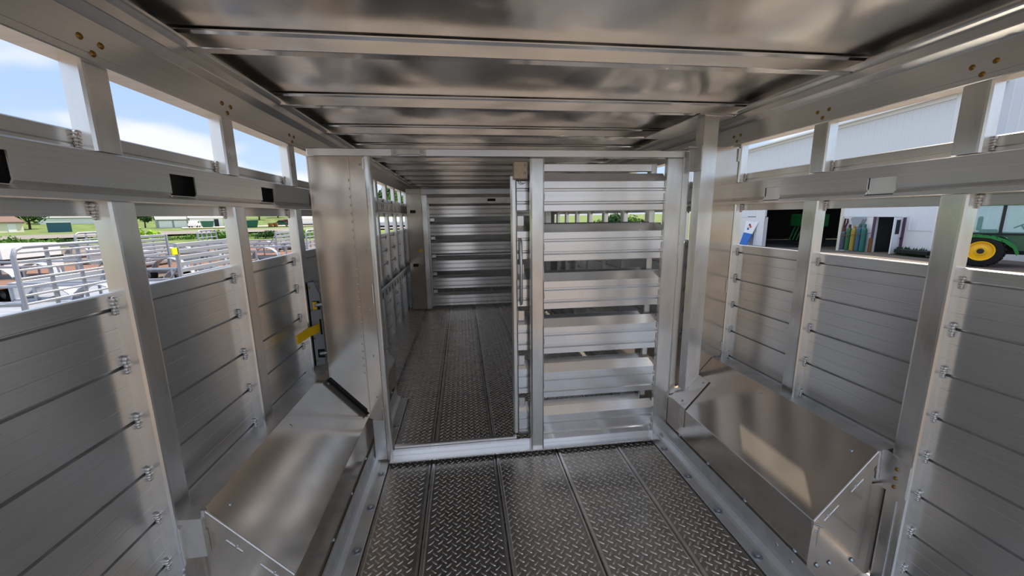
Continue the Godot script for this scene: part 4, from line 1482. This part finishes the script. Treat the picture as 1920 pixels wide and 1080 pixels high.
func build_trailers() -> void:
	utility_trailer("nearest aluminium trailer, wide tube ramp gate with a rounded corner, bare deck behind it", -8.15, -7.72, -10.1, 1.07, "tube", 4.2, false, 9, -0.30)
	utility_trailer("aluminium trailer whose ramp gate has broad flat slats, seen left of the second wall post", -7.15, -10.1, -12.5, 0.96, "slat", 3.6, false, 8, -0.25)
	utility_trailer("aluminium trailer with a narrow-slatted ramp gate showing just right of the big wall post", -10.9, -13.0, -15.3, 1.02, "slat", 4.0, true, 8, 0.0)
	utility_trailer("small far trailer with an upright tube gate in front of the hedge and garage", -12.7, -19.9, -21.3, 1.0, "tube", 3.0, true, 5, 0.0)
	utility_trailer("far trailer with a slatted gate between second and third wall posts", -8.8, -18.8, -20.9, 0.92, "slat", 3.5, true, 5, 0.1)
	utility_trailer("trailer with a rounded tube gate close beside the solid panel of the divider gate", -7.0, -17.5, -19.4, 1.0, "tube", 3.5, true, 6, 0.0)
	utility_trailer("far trailer with a tube gate rising behind the nearest one, beside the big post", -15.6, -17.4, -19.4, 1.05, "tube", 4.0, true, 6, 0.1)
	utility_trailer("low open trailer without a gate, orange deck and round fenders", -8.3, -14.2, -16.1, 0.6, "none", 3.8, true, 0, -0.05)
	utility_trailer("low open trailer without a gate, behind the broad-slatted one", -10.8, -16.6, -18.4, 0.6, "none", 3.8, true, 0, 0.05)
	utility_trailer("low aluminium trailer without a gate at the left edge, behind the nearest gate", -11.8, -10.6, -12.6, 0.6, "none", 4.2, true, 0, -0.1)
	var o := thing("cargo_trailer", "white box trailer at the far left behind the nearest tube gate", "trailer", Vector3(-14.6, -0.9, -13.2))
	var st := new_st()
	bx(st, Vector3(-3.0, 0.45, -1.9), Vector3(0.6, 1.72, 0.0), 0.08)
	part("body", st, "far_white", o)
	var tr := new_st()
	bx(tr, Vector3(-2.9, 1.15, -1.88), Vector3(0.61, 1.32, 0.01), 0.02)
	part("window_band", tr, "far_dark", o)
	for xx: float in [-0.6, -2.4]:
		wheel(o, Vector3(xx, 0.34, 0.0), 0.34, 0.2, Vector3(0, 0, 1))
	for q: Array in [[-8.05, -0.32, -8.3, "bright yellow tag low on the frame of the nearest tube gate"], [-7.1, 0.78, -10.0, "bright yellow tag on the near post of the broad-slatted gate"]]:
		var t := thing("warning_tag", q[3], "tag", Vector3(q[0], q[1], q[2]), "yellow tags on the trailers")
		var ts := new_st()
		bx(ts, Vector3(-0.01, -0.08, -0.1), Vector3(0.02, 0.08, 0.1), 0.005)
		part("plate", ts, "neon_tape", t)


func crown(st: SurfaceTool, c: Vector3, r: Vector3, n: int, leaf: float) -> void:
	# a leafy crown: clumps of small facing-anyhow leaves round a few lobes
	var lobes := []
	for k in 9:
		var d := Vector3(rng.randfn(), rng.randfn() * 0.8, rng.randfn()).normalized()
		lobes.append([c + d * r * rng.randf_range(0.35, 0.6), rng.randf_range(0.38, 0.6)])
	for k in n:
		var lb: Array = lobes[k % lobes.size()]
		var d := Vector3(rng.randfn(), rng.randfn(), rng.randfn()).normalized()
		var p: Vector3 = lb[0] + d * r * (lb[1] as float) * rng.randf_range(0.75, 1.05)
		var u := Vector3(rng.randfn(), rng.randfn(), rng.randfn()).normalized() * leaf
		var v := d.cross(u).normalized() * leaf * 0.7
		u = v.cross(d).normalized() * leaf
		tri(st, p - u - v * 0.6, p + u * 0.2 + v, p + u - v * 0.4, d)
		tri(st, p - u * 0.7 + v * 0.5, p + u * 0.9 + v * 0.3 + d * leaf * 0.3, p - v, d)


func tree(called: String, label: String, az: float, l: float, y0: float, h: float, wide: float, m: String, n: int, group := "") -> Node3D:
	var p := far_at(az, l, 0.0)
	p.y = ground_y(p.x, p.z) + y0
	var o := thing(called, label, "bush" if called == "bush" else "tree", p, group)
	if called != "bush":
		var tr := new_st()
		tube(tr, [Vector3(0, 0, 0), Vector3(0.02 * h, h * 0.3, 0), Vector3(0, h * 0.6, 0)], 0.035 * h, 7, 0.012 * h)
		part("trunk", tr, "trunk", o)
	var st := new_st()
	if called == "bush":
		crown(st, Vector3(0, h * 0.45, 0), Vector3(wide * 0.6, h * 0.65, wide * 0.5), n, h * 0.16)
	else:
		crown(st, Vector3(0, h * 0.62, 0), Vector3(wide * 0.6, h * 0.42, wide * 0.6), n, h * 0.055)
	part("crown", st, m, o)
	return o


func house(called: String, label: String, category: String, az: float, l: float, w: float, dep: float, h: float, rise: float, yaw: float, wall: String, roof: String) -> Node3D:
	# local z towards the camera; ridge along x
	var p := far_at(az, l, 0.0)
	var o := thing(called, label, category)
	o.transform = Transform3D(Basis(Vector3.UP, deg_to_rad(-az + yaw)), Vector3(p.x, ground_y(p.x, p.z), p.z))
	var st := new_st()
	prism(st, V2([0, -1.0, 0, h, -dep / 2, h + rise * 0.96, -dep, h, -dep, -1.0]), "x", -w / 2, w / 2)
	part("wall", st, wall, o)
	var rf := new_st()
	prism(rf, V2([0.4, h - 0.1, 0.4, h + 0.1, -dep / 2, h + rise + 0.15, -dep - 0.4, h + 0.1, -dep - 0.4, h - 0.1, -dep / 2, h + rise]), "x", -w / 2 - 0.4, w / 2 + 0.4)
	part("roof", rf, roof, o)
	return o


func add_box(o: Node3D, called: String, lo: Vector3, hi: Vector3, m: String) -> void:
	var st := new_st()
	bx(st, lo, hi, 0.03)
	part(called, st, m, o)


func vehicle(called: String, label: String, category: String, az: float, l: float, yaw: float, body: String, s: float) -> Node3D:
	var p := far_at(az, l, 0.0)
	var o := thing(called, label, category)
	o.transform = Transform3D(Basis(Vector3.UP, deg_to_rad(-az + yaw)).scaled(Vector3.ONE * s), Vector3(p.x, ground_y(p.x, p.z) + 0.2, p.z))
	var st := new_st()
	prism(st, V2([-2.4, 0.4, -2.4, 1.0, -1.1, 1.08, -0.6, 1.7, 0.8, 1.75, 1.3, 1.1, 2.4, 0.98, 2.45, 0.4]), "z", -0.9, 0.9)
	part("body", st, body, o)
	var wn := new_st()
	prism(wn, V2([-0.92, 1.12, -0.52, 1.6, 0.72, 1.64, 1.1, 1.14]), "z", -0.91, 0.91)
	part("windows", wn, "far_dark", o)
	for x: float in [-1.5, 1.5]:
		for e: float in [-0.8, 0.8]:
			wheel(o, Vector3(x, 0.36, e), 0.36, 0.24, Vector3(0, 0, signf(e)))
	return o


func build_far_side() -> void:
	# hedge of scrub beyond the yard
	var k := 0
	var said := ["mid green bush below the beige house at the far left edge", "mid green bush just right of the one below the beige house", "bright yellow-green bush closest to the parked trailers at the far left", "dark green bush below the blue-green freight container", "mid green bush just right of the freight container, beyond the nearest tube gate", "dark green bush against the left edge of the big wall post", "tall bright yellow-green bush just right of the big wall post, left of the garage", "mid green bush below the left door of the pale garage", "mid green bush below the right door of the pale garage", "mid green bush below the white shed, behind the small tube gate", "tall mid green bush at the right end of the white shed", "low mid green bush right of the second wall post", "low mid green bush below the lone rubbish skip", "dark green bush below the two brown crates on the pale lot", "low mid green bush below the dark green car", "tall bright yellow-green bush below the low white warehouse", "low mid green bush last in the row, hidden mostly by the solid gate panel"]
	for q: Array in [[-45.5, 62, 1.0, "leaf_mid"], [-43.4, 60, 0.9, "leaf_mid"], [-44.4, 50, 0.7, "leaf_light"], [-41.6, 64, 0.8, "leaf_dark"], [-39.6, 63, 0.8, "leaf_mid"], [-38.0, 64, 0.8, "leaf_dark"], [-36.7, 60, 1.7, "leaf_light"], [-34.6, 64, 0.65, "leaf_mid"], [-32.6, 64, 0.65, "leaf_mid"], [-31.0, 63, 0.65, "leaf_mid"], [-29.5, 58, 1.2, "leaf_mid"], [-27.9, 60, 0.6, "leaf_mid"], [-26.4, 61, 0.65, "leaf_mid"], [-24.9, 58, 1.1, "leaf_dark"], [-23.0, 58, 0.7, "leaf_mid"], [-20.6, 55, 1.3, "leaf_light"], [-18.6, 56, 0.7, "leaf_mid"]]:
		tree("bush", said[k], q[0], q[1], 0.0, q[2], (q[2] as float) * 0.6 + 2.3, q[3], 330, "scrub bushes in the roadside hedge")
		k += 1
	# houses and sheds across the road
	var a := house("house", "beige house with a brown roof at the far left edge, across the road", "house", -46.6, 150.0, 16.0, 12.0, 2.4, 3.4, 35.0, "far_beige", "roof_brown")
	add_box(a, "door", Vector3(5.0, 0.0, -0.05), Vector3(6.6, 2.1, 0.06), "far_white")
	var g := house("garage", "pale double garage with a low grey roof and two wide doors across the road", "garage", -33.7, 164.0, 7.4, 10.0, 2.55, 1.5, 4.0, "far_grey", "roof_grey")
	for x: float in [-3.35, 0.25]:
		add_box(g, "garage_door", Vector3(x, 0.1, -0.02), Vector3(x + 3.1, 2.25, 0.08), "far_white")
	var w := house("shed", "long white metal shed joined to the right side of the garage", "shed", -30.75, 164.0, 8.6, 9.0, 3.1, 0.7, 3.0, "far_white", "barn_roof")
	add_box(w, "doorway", Vector3(2.0, 0.1, -0.02), Vector3(3.2, 2.6, 0.08), "far_dark")
	house("house", "grey roofed house far up the grassy slope behind the green container", "house", -40.7, 215.0, 18.0, 10.0, 2.2, 2.0, 5.0, "far_white", "roof_grey")
	var l := house("warehouse", "low white warehouse with red machines before it, near the solid gate panel", "building", -19.6, 150.0, 14.0, 10.0, 2.4, 1.0, 0.0, "far_white", "far_white")
	add_box(l, "dark_bay", Vector3(-6.5, -0.9, -0.02), Vector3(6.5, 0.6, 0.2), "far_dark")
	var e := house("warehouse", "long white building with a grey wall seen through the far slots past the gate", "building", -10.2, 92.0, 24.0, 12.0, 1.3, 1.0, 0.0, "far_dark", "far_white")
	add_box(e, "fascia", Vector3(-12, 0.6, 0.0), Vector3(12, 1.6, 0.2), "far_white")
	# vehicles and bins
	vehicle("pickup", "white pickup parked before the white shed across the road", "car", -31.9, 150.0, 80.0, "far_white", 1.15)
	vehicle("car", "dark green car parked on the pale lot across the road", "car", -23.4, 138.0, 0.0, "far_green", 1.0)
	vehicle("car", "dark red car on the pale lot behind the green car", "car", -22.9, 160.0, 20.0, "red", 1.1)
	for q: Array in [[-30.7, 148.0, 1.9, "green rubbish skip beside the white pickup across the road"], [-26.4, 136.0, 1.9, "green rubbish skip alone on the pale lot across the road"]]:
		var p := far_at(q[0], q[1], 0)
		var o := thing("skip", q[3], "skip", Vector3(p.x, ground_y(p.x, p.z) + 0.2, p.z))
		o.rotation.y = deg_to_rad(-(q[0] as float))
		var st := new_st()
		prism(st, V2([-1.2, 0.0, -1.6, 1.7, 1.6, 1.7, 1.2, 0.0]), "z", -1.0, 1.0)
		part("bin", st, "far_green", o)
		var ld := new_st()
		bx(ld, Vector3(-1.65, 1.7, -1.05), Vector3(1.65, 1.85, 1.05), 0.03)
		part("lid", ld, "far_green", o)
	var pc := far_at(-42.0, 140.0, 0)
	var c := thing("container", "blue-green freight container standing on the grass before the far houses", "container", Vector3(pc.x, ground_y(pc.x, pc.z), pc.z))
	c.rotation.y = deg_to_rad(42.0)
	add_box(c, "body", Vector3(-1.9, 0.0, -2.0), Vector3(1.7, 2.2, 0.4), "tank_blue")
	add_box(c, "roof", Vector3(-1.9, 2.2, -2.1), Vector3(1.8, 2.35, 0.5), "far_white")
	add_box(c, "door", Vector3(1.7, 0.0, -1.9), Vector3(1.85, 2.2, 0.3), "far_green")
	for q: Array in [[-24.5, 134.0, "small rust-brown crate on the pale lot"], [-23.95, 134.5, "small tan crate on the pale lot"]]:
		var p := far_at(q[0], q[1], 0)
		var o := thing("crate", q[2], "crate", Vector3(p.x, ground_y(p.x, p.z) + 0.2, p.z))
		add_box(o, "box", Vector3(-0.5, 0, -0.4), Vector3(0.5, 1.0, 0.4), "wood_brown")
	# trees on the slope and behind the barn
	for q: Array in [[-43.8, 190.0, 9.0, 11.0, "leaf_dark", "dark broad tree beside the beige house at the far left"], [-36.0, 178.0, 6.5, 6.0, "leaf_dark", "lone dark tree on the grass left of the garage"],
		[-45.0, 230.0, 9.0, 10.0, "leaf_mid", "mid green tree behind the beige house"], [-38.9, 240.0, 10.0, 12.0, "leaf_dark", "dark tree up the slope beside the grey roofed house"],
		[-25.6, 225.0, 10.0, 11.0, "leaf_dark", "shady tree on the far lawn above the pale lot"], [-23.6, 246.0, 11.0, 11.0, "leaf_dark", "second shady tree on the far lawn, nearer the third wall post"], [-21.6, 225.0, 10.0, 11.0, "leaf_dark", "shady tree on the far lawn just behind the third wall post"], [-19.4, 246.0, 10.0, 11.0, "leaf_dark", "tree behind the low white warehouse"]]:
		tree("tree", q[5], q[0], q[1], 0.0, q[2], q[3], q[4], 700)
	for q: Array in [[-12.0, 118.0, 10.0, 7.0, "leaf_mid", "leftmost tall tree seen in the upper slots past the gate"], [-10.4, 131.0, 12.0, 8.0, "leaf_dark", "tall dark tree in the second upper slot past the gate"], [-8.9, 116.0, 9.5, 7.0, "leaf_mid", "tall tree in the third upper slot past the gate"], [-7.4, 132.0, 9.5, 8.0, "leaf_light", "light green tree in the last upper slot past the gate"],
		[20.0, 66.0, 3.5, 3.4, "leaf_mid", "green tree right of the nose, seen between the gate slats"], [22.2, 56.0, 4.3, 3.4, "leaf_dark", "dark green tree seen between the gate slats beside the barn"], [24.4, 66.0, 4.2, 4.0, "leaf_mid", "mid green tree between the gate slats next to the barn end"]]:
		tree("tree", q[5], q[0], q[1], 0.0, q[2], q[3], q[4], 900)
